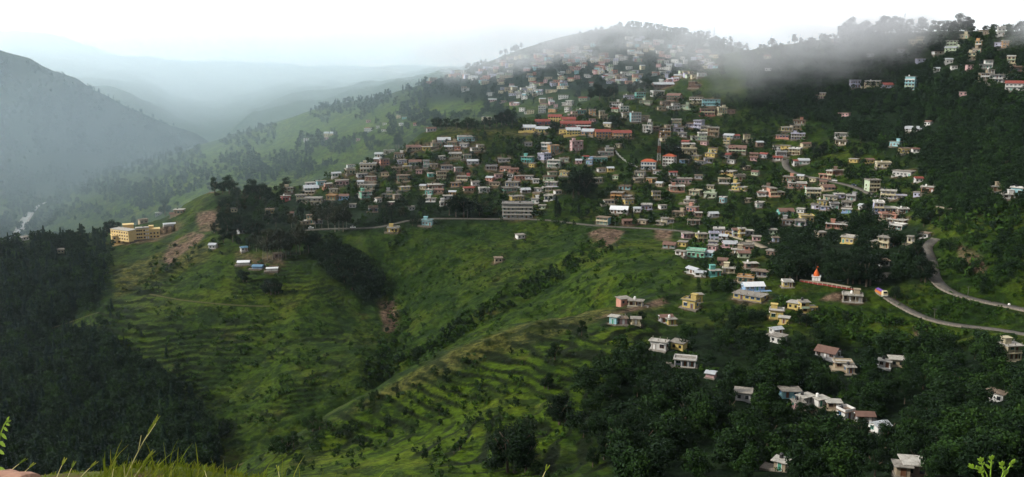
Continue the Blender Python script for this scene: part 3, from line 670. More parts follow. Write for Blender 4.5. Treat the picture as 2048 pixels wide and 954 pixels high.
# the far hazy town: only part of it is large enough to stand as single houses
FARH = []
def farpoly(poly, n, cols, w0=7, w1=15):
    us = [p[0] for p in poly]; vs_ = [p[1] for p in poly]; k = 0
    while k < n:
        u = random.uniform(min(us), max(us)); v = random.uniform(min(vs_), max(vs_))
        if not inpoly(poly, np.array([u]), np.array([v]))[0]: continue
        if vnoise(np.array([u/26.]), np.array([v/11.]))[0] < .38: continue
        FARH.append((u, v, random.uniform(w0, w1), random.uniform(5, 9), random.choice(cols), '')); k += 1
farpoly([(850,165),(1000,118),(1120,100),(1240,78),(1330,76),(1420,86),(1440,130),(1400,160),(1300,170),(1200,172),(1120,185),(1020,200),(900,182)], 330, 'wwwccptsvgknw')
farpoly([(1000,200),(1080,190),(1120,215),(1060,232)], 10, 'wcpt'); farpoly([(560,265),(800,235),(830,265),(700,285),(600,300)], 6, 'wcp', 6, 9)
farpoly([(300,230),(420,250),(330,270)], 3, 'wc', 5, 8)
def townfill(poly, n, w0, w1):
    us = [p[0] for p in poly]; vs_ = [p[1] for p in poly]; k = t = 0
    hs_ = [(h[0], h[1], h[2], h[3]) for h in HSPEC]
    while k < n and t < 6000:
        t += 1; u = random.uniform(min(us), max(us)); v = random.uniform(min(vs_), max(vs_))
        if not inpoly(poly, np.array([u]), np.array([v]))[0]: continue
        w_ = random.uniform(w0, w1); near_ = [q for q in hs_ if abs(q[0]-u) < (q[2]+w_)*.5 + 1 and -w_*.42 - 1 < q[1]-v < q[3] + 1]
        if near_ or not any(abs(q[0]-u) < 34 and abs(q[1]-v) < 16 for q in hs_): continue
        FARH.append((u, v, w_, random.uniform(6, 9), random.choice('wwccttgssbpvk'), '')); hs_.append((u, v, w_, 8)); k += 1
townfill([(600,385),(760,310),(860,270),(1000,290),(1080,270),(1280,200),(1440,230),(1560,300),(1760,380),(1800,470),(1540,520),(1400,500),(1380,450),(1100,420),(800,420)], 35, 10, 16)
HSPEC.sort(key=lambda h: -h[2]*h[3])
print('houses listed', len(HSPEC))
NIND = 298
ind, rest = HSPEC[:NIND], HSPEC[NIND:] 
ind.sort(key=lambda h: h[1])
PXB = []
for h in ind:
    u, v, w_, hh, c_, st = h; PXB.append((u-w_/2, u+w_/2, v-hh, v))
    sp = st.split('!'); det = 2 if hh > 8 else 1
    o = house(u, v, w_, hh, c_, sp[0], det)
    if len(sp) > 1: HLOC[-1]['special'] = sp[1]
# everything smaller, and the far town, as one mass of small houses
def house_mass(name, specs):
    b = MB(); keys = list(PAINT); mats = [WALLM[k][0] for k in keys] + ROOFM + [DARK, TIN, REDT, BRT]
    nk = len(keys)
    for (u, v, w_, hh, c_, st) in specs:
        X, Y, Z = hit(u, v)
        if Y > 2600: continue
        mpp = Y / FPX; W = max(5, w_ * mpp); H = max(2.8, hh * mpp * .8); D = max(5, W * .6); n = max(1, round(H / 3.0)); m = keys.index(c_)
        s = MB(); s.box(-W/2, W/2, 0, D, -3, H, m); r = random.random()
        if 'G' in st or r < .3: s.gable(-W/2-.5, W/2+.5, -.5, D+.5, H+.01, D*.22, m=nk + random.choice((4, 5, 6, 4)))
        else: s.box(-W/2-.6, W/2+.6, -.6, D+.4, H+.01, H+.25, nk + random.randrange(3))
        k = max(2, int(W / 2.8))
        for q in range(n):
            for i in range(k):
                x = -W/2 + W*(i+.5)/k; z = q*H/n + .8; s.box(x-.55, x+.55, -.05, -.002, z, z+1.2, nk+3)
        if n > 1 and r > .5: s.box(-W/2, W/2, -1.0, -.06, H/n-.15, H/n+.5, m)
        rz = -math.atan2(X, Y) + random.uniform(-.5, .5); c, sn = math.cos(rz), math.sin(rz); o = len(b.v)
        b.v += [(X + x*c - y*sn, Y + x*sn + y*c, Z + z) for x, y, z in s.v]; b.f += [tuple(i+o for i in f) for f in s.f]; b.m += s.m
        CUTS.append((X - sn*D/2, Y + c*D/2, W/2+1.2, D/2+1.2, rz, Z + .1)); PXB.append((u-w_/2, u+w_/2, v-hh, v))
    o = b.build(name, mats); o['kind'] = 'stuff'; return o
house_mass('distant_houses', rest + FARH)
# ------------------------------------------------------------------ yellow institute on the spur
def institute():
    u, v = 288, 479; X, Y, Z = hit(u, v); m = Y / FPX
    YW = WALLM['y'][0]; CR = grainy('warm_cream_wall', (.70,.52,.24), .1, .3, .85); G_ = ROOFM[1]; rz = -math.atan2(X, Y)
    r = empty('institute_building', (X, Y, Z + .3), rz, 'large three-storey yellow institute with staggered wings on the spur above the pine wood', 'institute'); r.scale = (.80, .80, .86)
    MB().box(-7, 5, 0, 10, 0, 10.2).build('wall', CR, r)
    MB().box(-7.5, 5.5, -.5, 10.5, 10.203, 10.55).box(-7.2, 5.2, -.3, -.05, 10.553, 11.2).build('roof', G_, r)
    MB().box(5.003, 15.5, 1.5, 11, -.5, 8.6).build('wall', CR, r)
    MB().box(4.98, 16, 1.0, 11.4, 8.603, 8.9).box(5.3, 10, 5, 10, 8.903, 11.6).build('roof', CR, r)
    # long wing running back to the left
    a = math.radians(62)
    w2 = empty('wing', (0,0,0)); bpy.data.objects.remove(w2)
    def rot(b, ox, oy, an):
        c, s = math.cos(an), math.sin(an); b.v = [(ox + x*c - y*s, oy + x*s + y*c, z) for x, y, z in b.v]; return b
    rot(MB().box(0, 27, 0, 9, -1, 9.4), -7.02, .2, math.radians(128)).build('wing', CR, r)
    rot(MB().box(-.4, 27.4, -.4, 9.4, 9.403, 9.75).box(-.2, 27.2, -.3, -.1, 9.753, 10.4), -7.02, .2, math.radians(128)).build('roof', G_, r)
    rot(MB().box(0, 10, 0, 9, -1, 11.6), -19, 19, 0).build('wing', CR, r); rot(MB().box(-.4, 10.4, -.4, 9.4, 11.603, 12), -19, 19, 0).build('roof', CR, r)
    for s in range(3):
        for i in range(4): link('window', window_mesh(1.3, 1.3, 3), r, (-5.8 + i*1.9 if i < 3 else .8, -.002, s*3.3 + 1.1))
        b = MB().box(1.6, 5.4, -1.4, -.003, s*3.3 + .1, s*3.3+.3); b.box(1.6, 5.4, -1.38, -1.3, s*3.3+.303, s*3.3+1.1)
        if s: b.build('balcony', CR, r)
        for x in (2.4, 4.4): link('door', door_mesh(3), r, (x, -.002, s*3.3 + .32))
        if s < 2:
            for i in range(3): link('window', window_mesh(1.3, 1.3, 3), r, (7 + i*3.2, 1.498, s*3.3 + 1.0))
        for i in range(7):
            x = 2.2 + i*3.7; an = math.radians(128); link('window', window_mesh(1.2, 1.2, 3), r, (-7.02 + x*math.cos(an) - 9.004*math.sin(an)*1, .2 + x*math.sin(an) + 9.004*math.cos(an), s*3.0 + .8), an + math.pi)
    MB().box(-12, 19, -1.6, 12, -4.5, -.05).build('plinth', STONE, r); link('water_tank', tank_mesh(), r, (0, 7, 10.56))
    CUTS.append((X+2, Y+9, 20, 14, rz, Z + .2)); PXB.append((248, 325, 445, 484))
    X, Y, Z = hit(243, 488)
    r = empty('annex_building', (X, Y, Z + .2), rz + .15, 'smaller two-storey yellow block just downhill of the yellow institute', 'annex building')
    MB().box(-6.5, 6.5, 0, 8, 0, 7).build('wall', CR, r); MB().box(-7, 7, -.5, 8.4, 7.003, 7.3).box(-1, 6.5, 2, 8, 7.303, 9.4).build('roof', CR, r)
    MB().box(-7, 7, -2.6, -.003, -4, -.1).build('plinth', CR, r)
    for s in range(2):
        for i in range(4): link('window', window_mesh(1.3, 1.3, 3), r, (-4.8 + i*3.2, -.002, s*3.3 + 1.1))
    CUTS.append((X, Y+4, 8, 6, rz, Z + .1)); PXB.append((225, 262, 462, 488))
institute()
# ------------------------------------------------------------------ shrine, railing, stair wall, masts
def shrine():
    X, Y, Z = hit(1632, 563); rz = -math.atan2(X, Y)
    r = empty('roadside_temple', (X, Y, Z), rz, 'small white temple with an orange spire behind the red railing', 'temple')
    ORG = grainy('orange_spire_paint', (.62,.13,.03), .15, .8, .7)
    MB().box(-1.9, 1.9, 0, 3.8, -1.5, 2.3).box(-2.2, 2.2, -.3, 4.1, 2.303, 2.5).build('shrine_wall', WHITEP, r)
    MB().lathe(0, 1.9, [(1.55,2.5),(1.5,2.9),(1.15,3.9),(.7,4.9),(.28,5.5),(.34,5.7),(.05,6.2)], 12).build('spire', ORG, r)
    MB().bar((0,1.9,6.1), (0,1.9,7.3), .04).box(.04, .7, 1.88, 1.92, 6.8, 7.2).build('flag', ORG, r)
    link('door', door_mesh(3), r, (0, -.002, 0)); PXB.append((1620, 1645, 545, 565))
shrine()
def railing(name, pts, step, make, label, cat, group=None):
    P = [Vector(hit(*p)) for p in pts]; L = [0]
    for a, b in zip(P[:-1], P[1:]): L.append(L[-1] + (b-a).length)
    r = empty(name, P[0], 0, label, cat); n = int(L[-1] / step); Q = []
    for i in range(n + 1):
        s = i * step; k = max(j for j in range(len(L)) if L[j] <= s + 1e-6); k = min(k, len(P) - 2)
        t = (s - L[k]) / max(1e-6, L[k+1] - L[k]); Q.append(P[k].lerp(P[k+1], min(1, t)) - P[0])
    make(r, Q); return r
def red_rail(r, Q):
    for i, q in enumerate(Q):
        MB().box(q.x-.16, q.x+.16, q.y-.16, q.y+.16, q.z-1.2, q.z+1.0).build('post', WALLM['p'][1], r)
        if i:
            p = Q[i-1]; b = MB(); n = len(b.v)
            dx, dy = (q-p).x, (q-p).y; l = math.hypot(dx, dy); nx, ny = -dy/l*.07, dx/l*.07
            for sgn in (-1, 1):
                for e, zz in ((p, -1.2), (q, -1.2), (q, .7), (p, .7)): b.v.append((e.x+nx*sgn, e.y+ny*sgn, e.z+zz))
            b.f = [(0,1,2,3),(7,6,5,4),(3,2,6,7),(0,4,5,1)]; b.m = [0]*4; b.build('panel', REDP, r)
railing('red_railing', [(1600,563),(1625,567),(1660,573),(1690,578),(1716,582)], 2.3, red_rail, 'long red railing with white posts in front of the temple', 'railing')
def white_posts(r, Q):
    for i, q in enumerate(Q):
        MB().box(q.x-.45, q.x+.45, q.y-.45, q.y+.45, q.z-1.0, q.z+(1.4 if i % 2 else 1.0)).build('post', WALLM['w'][1], r)
railing('stair_parapet', [(1231,303),(1240,314),(1252,324),(1268,333),(1275,335)], 2.4, white_posts, 'zigzag row of whitewashed blocks beside the steps down to the twin blocks', 'parapet')
PXB.append((1225, 1278, 300, 336))
MASTR = grainy('faded_red_mast', (.30,.09,.07), .3, 1, .7); MASTW = grainy('dull_white_mast', (.5,.5,.5), .2, 1, .7)
def lattice_mast(u, v, vtop, Y=None, label='', base=2.2, bands=True):
    if Y is None: X, Y, Z = hit(u, v)
    else: a, e = ray(u, v); X, Z = float(a)*Y, float(e)*Y
    H = (v - vtop) / FPX * Y; r = empty('radio_mast', (X, Y, Z), 0, label, 'mast'); n = max(5, int(H / 3)); MR = [MASTR, MASTW]
    w0, w1 = base/2, base/8; corners = ((-1,-1),(1,-1),(1,1),(-1,1)); legw = max(.05, Y*.00009)
    for cx_, cy_ in corners:
        b = MB()
        for i in range(n):
            z0, z1 = H*i/n, H*(i+1)/n; a0, a1 = w0+(w1-w0)*i/n, w0+(w1-w0)*(i+1)/n
            b.bar((cx_*a0, cy_*a0, z0), (cx_*a1, cy_*a1, z1), legw, (i // 2) % 2 if bands else 1)
        b.build('leg', MR if bands else [STEEL, STEEL], r)
    b = MB()
    for i in range(n):
        z0, z1 = H*i/n, H*(i+1)/n; a0, a1 = w0+(w1-w0)*i/n, w0+(w1-w0)*(i+1)/n
        for k in range(4):
            p, q = corners[k], corners[(k+1) % 4]; mm = (i // 2) % 2 if bands else 1
            b.bar((p[0]*a0, p[1]*a0, z0), (q[0]*a1, q[1]*a1, z1), legw*.6, mm); b.bar((q[0]*a0, q[1]*a0, z0), (p[0]*a1, p[1]*a1, z1), legw*.6, mm)
            b.bar((p[0]*a1, p[1]*a1, z1), (q[0]*a1, q[1]*a1, z1), legw*.6, mm)
    b.build('lattice', MR if bands else [STEEL, STEEL], r)
    MB().bar((0,0,H), (0,0,H*1.07), legw*.7).build('antenna', STEEL, r)
    if bands:
        for k, (zz, an) in enumerate(((.93, 0), (.86, 2), (.78, 4))): MB().box(-.3+w1*1.6, .3+w1*1.6, -.5, .5, H*zz-.7, H*zz+.7).build('dish', WHITEP, r)
    return r
X_, Y_, Z_ = hit(1317, 338)
lattice_mast(1317, 336, 262, Y_ + 4, 'tall red and white lattice radio mast behind the twin red-roofed blocks', 3.0)
lattice_mast(1417, 92, 58, 1440, 'thin lattice mast on the misty far ridge, the one with the lower top', 2.6, False)
lattice_mast(1427, 94, 55, 1445, 'slightly taller thin lattice mast on the misty far ridge', 2.6, False)
lattice_mast(1807, 66, 26, 905, 'lattice mast between the skyline trees on the upper hill', 2.0, False)
# ------------------------------------------------------------------ vehicles
def wheel_mesh(r, w):
    b = MB(); n = 12
    for sgn in (0, 1): b.v += [(r*math.cos(2*math.pi*i/n), (sgn-.5)*w, r*math.sin(2*math.pi*i/n)) for i in range(n)]
    b.f = [(i, (i+1) % n, n+(i+1) % n, n+i) for i in range(n)] + [tuple(range(n))[::-1], tuple(range(n, 2*n))]; b.m = [0]*n + [1, 1]
    return b.data('wheel', [BLACKP, STEEL])
def on_road(u, v): return hit(u, v)
def truck():
    X, Y, Z = on_road(1763, 591); q = rB[4] - rB[0] if rB is not None else (1, -1, 0); rz = math.atan2(q[1], q[0])
    r = empty('cargo_truck', (X, Y, Z + .1), rz, 'orange truck with a pale cab and a purple covered load, parked on the lower road', 'truck')
    OR = grainy('orange_truck_paint', (.60,.20,.05), .12, 1, .5, .4); PU = grainy('purple_tarpaulin', (.16,.08,.34), .3, 1.2, .8); CB = grainy('cream_cab_paint', (.72,.62,.40), .08, 1, .5, .4)
    MB().box(-4.2, 1.9, -1.2, 1.2, .75, .95).box(-4.2, -4.1, -1.2, 1.2, .953, 2.1).box(1.8, 1.9, -1.2, 1.2, .953, 2.3).box(-4.09, 1.79, -1.2, -1.1, .953, 2.0).box(-4.09, 1.79, 1.1, 1.2, .953, 2.0).build('cargo_bed', OR, r)
    b = MB(); b.box(-4.0, 1.7, -1.08, 1.08, .96, 2.2); b.gable(-4.0, 1.7, -1.08, 1.08, 2.21, .6, .3); b.build('load', PU, r)
    c = MB().box(2.05, 3.9, -1.15, 1.15, .7, 1.75); n = len(c.v); c.v += [(2.05,-1.15,1.753),(3.85,-1.15,1.753),(3.85,1.15,1.753),(2.05,1.15,1.753),(2.15,-1.05,2.75),(3.45,-1.05,2.75),(3.45,1.05,2.75),(2.15,1.05,2.75)]
    c.f += [(n,n+1,n+5,n+4),(n+1,n+2,n+6,n+5),(n+2,n+3,n+7,n+6),(n+3,n,n+4,n+7),(n+4,n+5,n+6,n+7)]; c.m += [0]*5; c.box(2.0, 3.6, -1.1, 1.1, 2.753, 2.83); c.build('cab', CB, r)
    w_ = MB(); w_.v = [(3.88,-.95,1.85),(3.88,.95,1.85),(3.52,.9,2.62),(3.52,-.9,2.62),(3.83,-.95,1.85),(3.83,.95,1.85),(3.47,.9,2.62),(3.47,-.9,2.62)]; w_.f = [(0,1,2,3),(7,6,5,4),(0,4,5,1),(3,2,6,7)]; w_.m=[0]*4; w_.build('windscreen', DARK, r)
    MB().box(3.9, 4.02, -1.1, 1.1, .6, .9).build('bumper', WHITEP, r)
    for y in (-.8, .8): MB().box(3.9, 3.96, y-.14, y+.14, 1.0, 1.25).build('headlight', WHITEP, r)
    wm_ = wheel_mesh(.5, .3)
    for x in (-3.1, -2.0, 2.9):
        for y in (-1.0, 1.0): link('wheel', wm_, r, (x, y, .5))
    PXB.append((1742, 1772, 572, 595))
truck()
def car(u, v, rz, paint, label):
    X, Y, Z = on_road(u, v); r = empty('parked_car', (X, Y, Z + .1), rz, label, 'car', 'cars on the town roads')
    b = MB(); prof = [(-2.0,.35),(-2.05,.75),(-1.9,.95),(-1.2,1.0),(1.0,.98),(1.9,.85),(2.05,.6),(2.0,.35)]
    n = len(prof); b.v = [(x, -.82, z) for x, z in prof] + [(x, .82, z) for x, z in prof]
    b.f = [(i, (i+1) % n, n+(i+1) % n, n+i) for i in range(n)] + [tuple(range(n)), tuple(range(2*n-1, n-1, -1))]; b.m = [0]*(n+2); b.build('body', paint, r)
    p2 = [(-1.5,1.0),(-1.0,1.45),(.35,1.47),(1.0,.985)]; b = MB(); b.v = [(x, -.72, z) for x, z in p2] + [(x, .72, z) for x, z in p2]
    b.f = [(0,1,5,4),(1,2,6,5),(2,3,7,6),(0,3,2,1),(4,5,6,7)]; b.m = [0]*5; b.build('window', DARK, r)
    MB().box(-1.05, .4, -.74, .74, 1.465, 1.51).build('roof', paint, r)
    wm_ = wheel_mesh(.33, .2)
    for x in (-1.25, 1.3):
        for y in (-.76, .76): link('wheel', wm_, r, (x, y, .33))
car(706, 456.5, .1, WHITEP, 'white car on the valley road beside the tall bare trunks'); car(622, 457.5, .2, WHITEP, 'white car in front of the narrow three-storey tan house')
car(1669, 362.5, -.5, WHITEP, 'white car on the upper town road by the brown house'); car(1708, 371.5, -.5, grainy('dark_blue_car_paint', (.03,.05,.09), .1, 1, .4, .5), 'dark car further along the upper town road')
def boulder(name, X, Y, Z, sx, sy, sz, mat, label, cat, seed=0):
    import bmesh
    bm = bmesh.new(); bmesh.ops.create_icosphere(bm, subdivisions=3, radius=1)
    for v_ in bm.verts:
        k = 1 + .35 * (float(vnoise(np.array([v_.co.x*1.7+seed+9]), np.array([v_.co.y*1.7+v_.co.z*2.1+9]))[0]) - .5) + .16*(float(vnoise(np.array([v_.co.x*5+seed+9]), np.array([v_.co.y*5+v_.co.z*4+9]))[0]) - .5); v_.co *= k; v_.co.x *= sx; v_.co.y *= sy; v_.co.z *= sz
    me = bpy.data.meshes.new(name); bm.to_mesh(me); bm.free(); me.materials.append(mat); o = bpy.data.objects.new(name, me); C.objects.link(o); o.location = (X, Y, Z)
    return tag(o, label, cat)
X, Y, Z = on_road(2018, 611.5); boulder('marker_stone', X, Y, Z+.5, .55, .55, .7, WHITEP, 'white painted marker stone at the edge of the curving upper road', 'marker stone')
BARK0 = grainy('weathered_pole_wood', (.12,.11,.10), .3, 2, .9)
# leaning wooden and steel poles along the roads
def pole(u, v, hpx, label):
    X, Y, Z = hit(u, v); h = hpx * Y / FPX; r = empty('utility_pole', (X, Y, Z), random.uniform(-.6, .6), label, 'utility pole', 'utility poles of the town')
    MB().tube(0, 0, -.4, h, .11, .07, 7, dx=random.uniform(-.2, .2)).build('shaft', BARK0, r)
    MB().box(-.9, .9, -.05, .05, h*.93, h*.93+.1).build('crossarm', BARK0, r)
    for x in (-.8, 0, .8): MB().tube(x, 0, h*.93+.12, h*.93+.32, .06, .04, 6).build('insulator', BLACKP, r)
for u, v, hh, lb in ((770,455,22,'grey pole where the valley road bends up'), (935,438,20,'grey pole on the valley road before the hotel'), (1230,455,20,'grey pole beside the cyan three-storey roadside house'), (1345,461,20,'grey pole at the scrubby end of the valley road'),
   (1868,641,26,'thin pole on the verge between the two right-hand roads'), (1600,350,20,'grey pole at the bend of the upper town road'), (1725,380,22,'grey pole beside the upper town road near the lavender house'), (1490,481,20,'grey pole on the dusty market road'),
   (1857,500,24,'grey pole at the top of the curving upper road'), (1935,597,26,'grey pole on the outer edge of the curving upper road'), (640,461,20,'grey pole by the narrow tan house on the valley road')): pole(u, v, hh, lb)
# ------------------------------------------------------------------ dig the house platforms into the slope
ROWY = YR
for (cx_, cy_, hw, hd, rz, z0) in CUTS:
    R_ = math.hypot(hw, hd) + 1; i0, i1 = np.searchsorted(ROWY, [cy_-R_, cy_+R_]); i0 = max(0, i0); 
    a0, a1 = (cx_-R_)/max(1, cy_-R_), (cx_+R_)/max(1, cy_-R_); a2, a3 = (cx_-R_)/(cy_+R_), (cx_+R_)/(cy_+R_)
    j0, j1 = np.searchsorted(AZ, [min(a0, a2), max(a1, a3)]); j1 += 1
    x = GX[i0:i1, j0:j1] - cx_; y = GY[i0:i1, j0:j1] - cy_; c, s = math.cos(rz), math.sin(rz)
    lx, ly = x*c + y*s, -x*s + y*c; m = (np.abs(lx) < hw) & (np.abs(ly) < hd)
    g = GZ[i0:i1, j0:j1]; g[m] = np.minimum(g[m], z0)
project_grid()
PADS = [(c[0], c[1], max(c[2], c[3])) for c in CUTS if c[1] < 1000]
# ------------------------------------------------------------------ trees
def foliage_mat(name, lo, mid_, hi, rough=.8):
    m, nt, b = newmat(name)
    geo = node(nt, 'ShaderNodeNewGeometry'); oi = node(nt, 'ShaderNodeObjectInfo'); at = node(nt, 'ShaderNodeAttribute', attribute_name='tint')
    a1 = node(nt, 'ShaderNodeMath', operation='MULTIPLY_ADD'); nt.links.new(geo.outputs['Random Per Island'], a1.inputs[0]); a1.inputs[1].default_value = .45
    a2 = node(nt, 'ShaderNodeMath', operation='MULTIPLY_ADD'); nt.links.new(oi.outputs['Random'], a2.inputs[0]); a2.inputs[1].default_value = .4; nt.links.new(at.outputs['Fac'], a2.inputs[2])
    nt.links.new(a2.outputs[0], a1.inputs[2])
    r = ramp(nt, a1.outputs[0], [(.1, lo), (.5, mid_), (.95, hi)]); nt.links.new(r.outputs['Color'], b.inputs['Base Color'])
    b.inputs['Roughness'].default_value = rough; b.inputs['Specular IOR Level'].default_value = .12
    return m
LF = .75
LEAF = {'round': foliage_mat('broad_leaves', (.006,.020,.004), (.014,.038,.006), (.032,.066,.010)),
        'dark': foliage_mat('dark_leaves', (.0025,.009,.003), (.006,.018,.005), (.014,.034,.008)),
        'pine': foliage_mat('pine_needles', (.0015,.007,.004), (.0035,.014,.008), (.008,.024,.012)),
        'dry': foliage_mat('thin_eucalyptus_leaves', (.014,.022,.010), (.028,.034,.015), (.050,.050,.022)),
        'bush': foliage_mat('shrub_leaves', (.006,.022,.003), (.014,.042,.005), (.034,.072,.008))}
BARK = grainy('grey_brown_bark', (.13,.10,.075), .4, 2, .95, .1); PBARK = grainy('pale_eucalyptus_bark', (.24,.21,.17), .3, 2, .9, .1)
def quads(P, Nn, size, r):
    n = len(P); up = r.normal(size=(n, 3)); T = np.cross(Nn, up); T /= np.maximum(1e-6, np.linalg.norm(T, axis=1))[:, None]; B = np.cross(Nn, T)
    B /= np.maximum(1e-6, np.linalg.norm(B, axis=1))[:, None]
    s = size * r.uniform(.6, 1.3, n)[:, None]; k = r.uniform(.5, .9, n)[:, None]
    return np.stack([P - T*s*.5, P + B*s*k*.35 , P + T*s*.55, P - B*s*k*.4], 1)     # pointed leaf-clump outline
def crown(kind, n, seed, big=1.0):
    """leaf clumps of a tree of height 1"""
    r = np.random.default_rng(seed); P = []; N = []; 
    def blob(c, rad, m, squash=.8):
        d = r.normal(size=(m, 3)); d /= np.linalg.norm(d, axis=1)[:, None]; rr = r.uniform(.55, 1.05, m)[:, None]
        p = np.array(c) + d * rr * rad * np.array([1, 1, squash]); P.append(p); N.append(d + r.normal(size=(m, 3)) * .55)
    if kind in ('round', 'dark'):
        nb = 14; W = r.uniform(.30, .44)
        for k in range(nb):
            a = r.uniform(0, 6.28); q = math.sqrt(r.uniform(0, 1)) * W * .75; z = r.uniform(.24, .86); q *= 1 - max(0, z - .6) * 1.6
            blob((q*math.cos(a), q*math.sin(a), z), r.uniform(.11, .21), n // nb)
        sz = .085
    elif kind == 'pine':
        h = r.uniform(.12, .98, n) ** .9; rad = (1.02 - h) * .24 * (1 + .25 * np.sin(h * 40 + r.uniform(0, 6))) ; a = r.uniform(0, 6.28, n); q = rad * r.uniform(.35, 1.05, n)
        p = np.stack([q*np.cos(a), q*np.sin(a), h - q*.25], 1); P.append(p); N.append(np.stack([np.cos(a), np.sin(a), np.full(n, .9)], 1) + r.normal(size=(n, 3)) * .4); sz = .075
    elif kind == 'cypress':
        h = r.uniform(.06, .99, n); rad = .11 * np.sin(np.clip(h, 0, 1) ** .7 * 3.0) + .02; a = r.uniform(0, 6.28, n); q = rad * r.uniform(.4, 1.1, n)
        P.append(np.stack([q*np.cos(a), q*np.sin(a), h], 1)); N.append(np.stack([np.cos(a), np.sin(a), np.full(n, .3)], 1) + r.normal(size=(n, 3)) * .4); sz = .06
    elif kind == 'dry':
        nb = 13
        for k in range(nb):
            a = r.uniform(0, 6.28); z = r.uniform(.42, .93); q = r.uniform(.03, .22) * (1.15 - abs(z - .68) * 1.8)
            blob((q*math.cos(a), q*math.sin(a), z), r.uniform(.08, .15), n // nb, 1.0)
        sz = .085
    else:
        for k in range(5):
            a = r.uniform(0, 6.28); q = r.uniform(0, .45); blob((q*math.cos(a), q*math.sin(a), r.uniform(.25, .6)), r.uniform(.25, .42), n // 5, .8)
        sz = .3
    P = np.concatenate(P); N = np.concatenate(N); N /= np.maximum(1e-6, np.linalg.norm(N, axis=1))[:, None]
    return quads(P, N, sz * big, r)
def trunk_mesh(kind, seed):
    r = random.Random(seed); b = MB()
    if kind == 'dry':
        b.tube(0, 0, -.03, .45, .013, .009, 6, dx=.015); 
        for k in range(7):
            a = r.uniform(0, 6.28); z0 = r.uniform(.3, .6); l = r.uniform(.1, .22); b.bar((.012, 0, z0), (l*math.cos(a), l*math.sin(a), z0 + r.uniform(.2, .33)), .005)
        b.tube(.015, 0, .45, .9, .009, .003, 5)
    elif kind in ('pine', 'cypress'): b.tube(0, 0, -.03, .9, .014, .003, 6)
    elif kind == 'bush':
        for k in range(4): a = r.uniform(0, 6.28); b.bar((0, 0, -.1), (.25*math.cos(a), .25*math.sin(a), .5), .02)
    else:
        b.tube(0, 0, -.04, .35, .035, .022, 7)
        for k in range(7):
            a = k * .9 + r.uniform(-.3, .3); b.bar((0, 0, r.uniform(.26, .36)), (.24*math.cos(a), .24*math.sin(a), r.uniform(.55, .78)), .010)
    return b
KIND = {'round': 'broadleaf_tree', 'dark': 'broadleaf_tree', 'pine': 'pine_tree', 'cypress': 'cypress_tree', 'dry': 'eucalyptus_tree', 'bush': 'shrub'}
LMAT = {'round': 'round', 'dark': 'dark', 'pine': 'pine', 'cypress': 'pine', 'dry': 'dry', 'bush': 'bush'}
def crown_me(kind, n, seed, big):
    q = crown(kind, n, seed, big); me = mesh_np('crown', q.reshape(-1, 3), np.arange(len(q)*4).reshape(-1, 4)); me.materials.append(LEAF[LMAT[kind]]); return me
CR, TR = {}, {}
for k in KIND:
    for s in range(4):
        CR[k, s, 'hi'] = crown_me(k, {'round': 4200, 'dark': 4200, 'bush': 500}.get(k, 2200), s*13 + 5, .52)
        CR[k, s, 'md'] = crown_me(k, {'round': 1300, 'dark': 1300, 'bush': 160}.get(k, 900), s*13 + 5, .85)
        me = trunk_mesh(k, s).data('trunk', [PBARK if k == 'dry' else BARK]); TR[k, s] = me
TREES = []    # u, v, height px, kind
def T(ox, oy, sc, kind, txt):
    for it in txt.split(';'):
        p = it.split()
        if len(p) >= 3: TREES.append((ox + float(p[0])/sc, oy + float(p[1])/sc, float(p[2])/sc, kind, 1))
T(1512,0,S,'dark','1270 240 128;1350 245 92;1400 245 88;1450 245 92;1500 246 90;1545 246 142;1600 244 120;1635 240 96;1030 245 140;1090 255 120;1130 258 90;1165 258 112;730 300 170;668 300 150;780 300 140;850 300 160;930 290 165;980 270 150;290 345 90;118 375 88;30 375 40;185 362 36;60 372 40;2020 255 96;1985 250 60;1690 245 30;250 350 40')
T(1000,0,S,'dark','760 765 150;690 765 110;830 760 120;595 765 86;870 745 120;1000 725 104;1100 705 110;1140 700 90;1230 615 66;1300 610 60;1510 560 100;1470 555 90;1760 345 72;1830 350 50;1985 370 40;1690 580 90;1100 205 24;1020 212 22;1040 700 80')
T(550,200,S,'dark','945 368 118;925 368 90;1140 225 92;1100 225 70;1180 225 78;1230 222 100;1262 222 88;1310 220 90;1345 222 76;1385 222 84;1430 222 70;1470 222 98;1510 222 86;1545 222 72;1600 218 96;1640 215 90;1690 205 98;1730 200 110;1770 195 136;1810 190 90;90 692 108;40 745 70;145 700 50;190 690 44;1070 262 60;1200 415 30')
T(0,300,S,'dark','1640 322 120;1600 320 80;1750 335 150;1700 330 100;1800 338 96;1930 365 150;1890 360 100;1985 375 120;2020 380 150;860 650 136;820 650 110;905 650 110;1020 565 70;1100 530 50;300 700 90;350 715 110;250 700 80;480 655 78;560 690 86;520 690 90;730 655 74;650 680 60;130 680 60;600 700 90;770 690 60;30 760 70;1260 500 130;1350 440 60;420 690 70')
T(1000,200,S,'dark','600 745 250;560 745 210;650 740 200;500 720 150;690 700 150;900 205 118;850 200 90;940 210 80;415 240 84;470 240 40;1290 445 160;1250 440 120;1330 450 120;1360 440 90;120 195 60;45 190 130;1260 640 90;1180 470 60;1440 500 80;1500 560 90;1700 480 90;1780 480 100;1850 540 80;150 400 70;210 410 60')
T(1000,200,S,'cypress','430 905 180;600 905 110;1152 945 96;50 885 120;1010 920 80;455 890 100;1135 940 66;560 960 50')
T(550,200,S,'cypress','665 945 70;825 940 90;890 935 86;1480 900 80;1870 900 130')
T(550,200,S,'dark','1380 890 180;1440 890 190;1330 880 130;1050 960 90;1090 960 90;900 880 90;960 880 80;850 870 100;1250 880 70;1180 870 80;1560 880 90;1620 880 80;620 800 90')
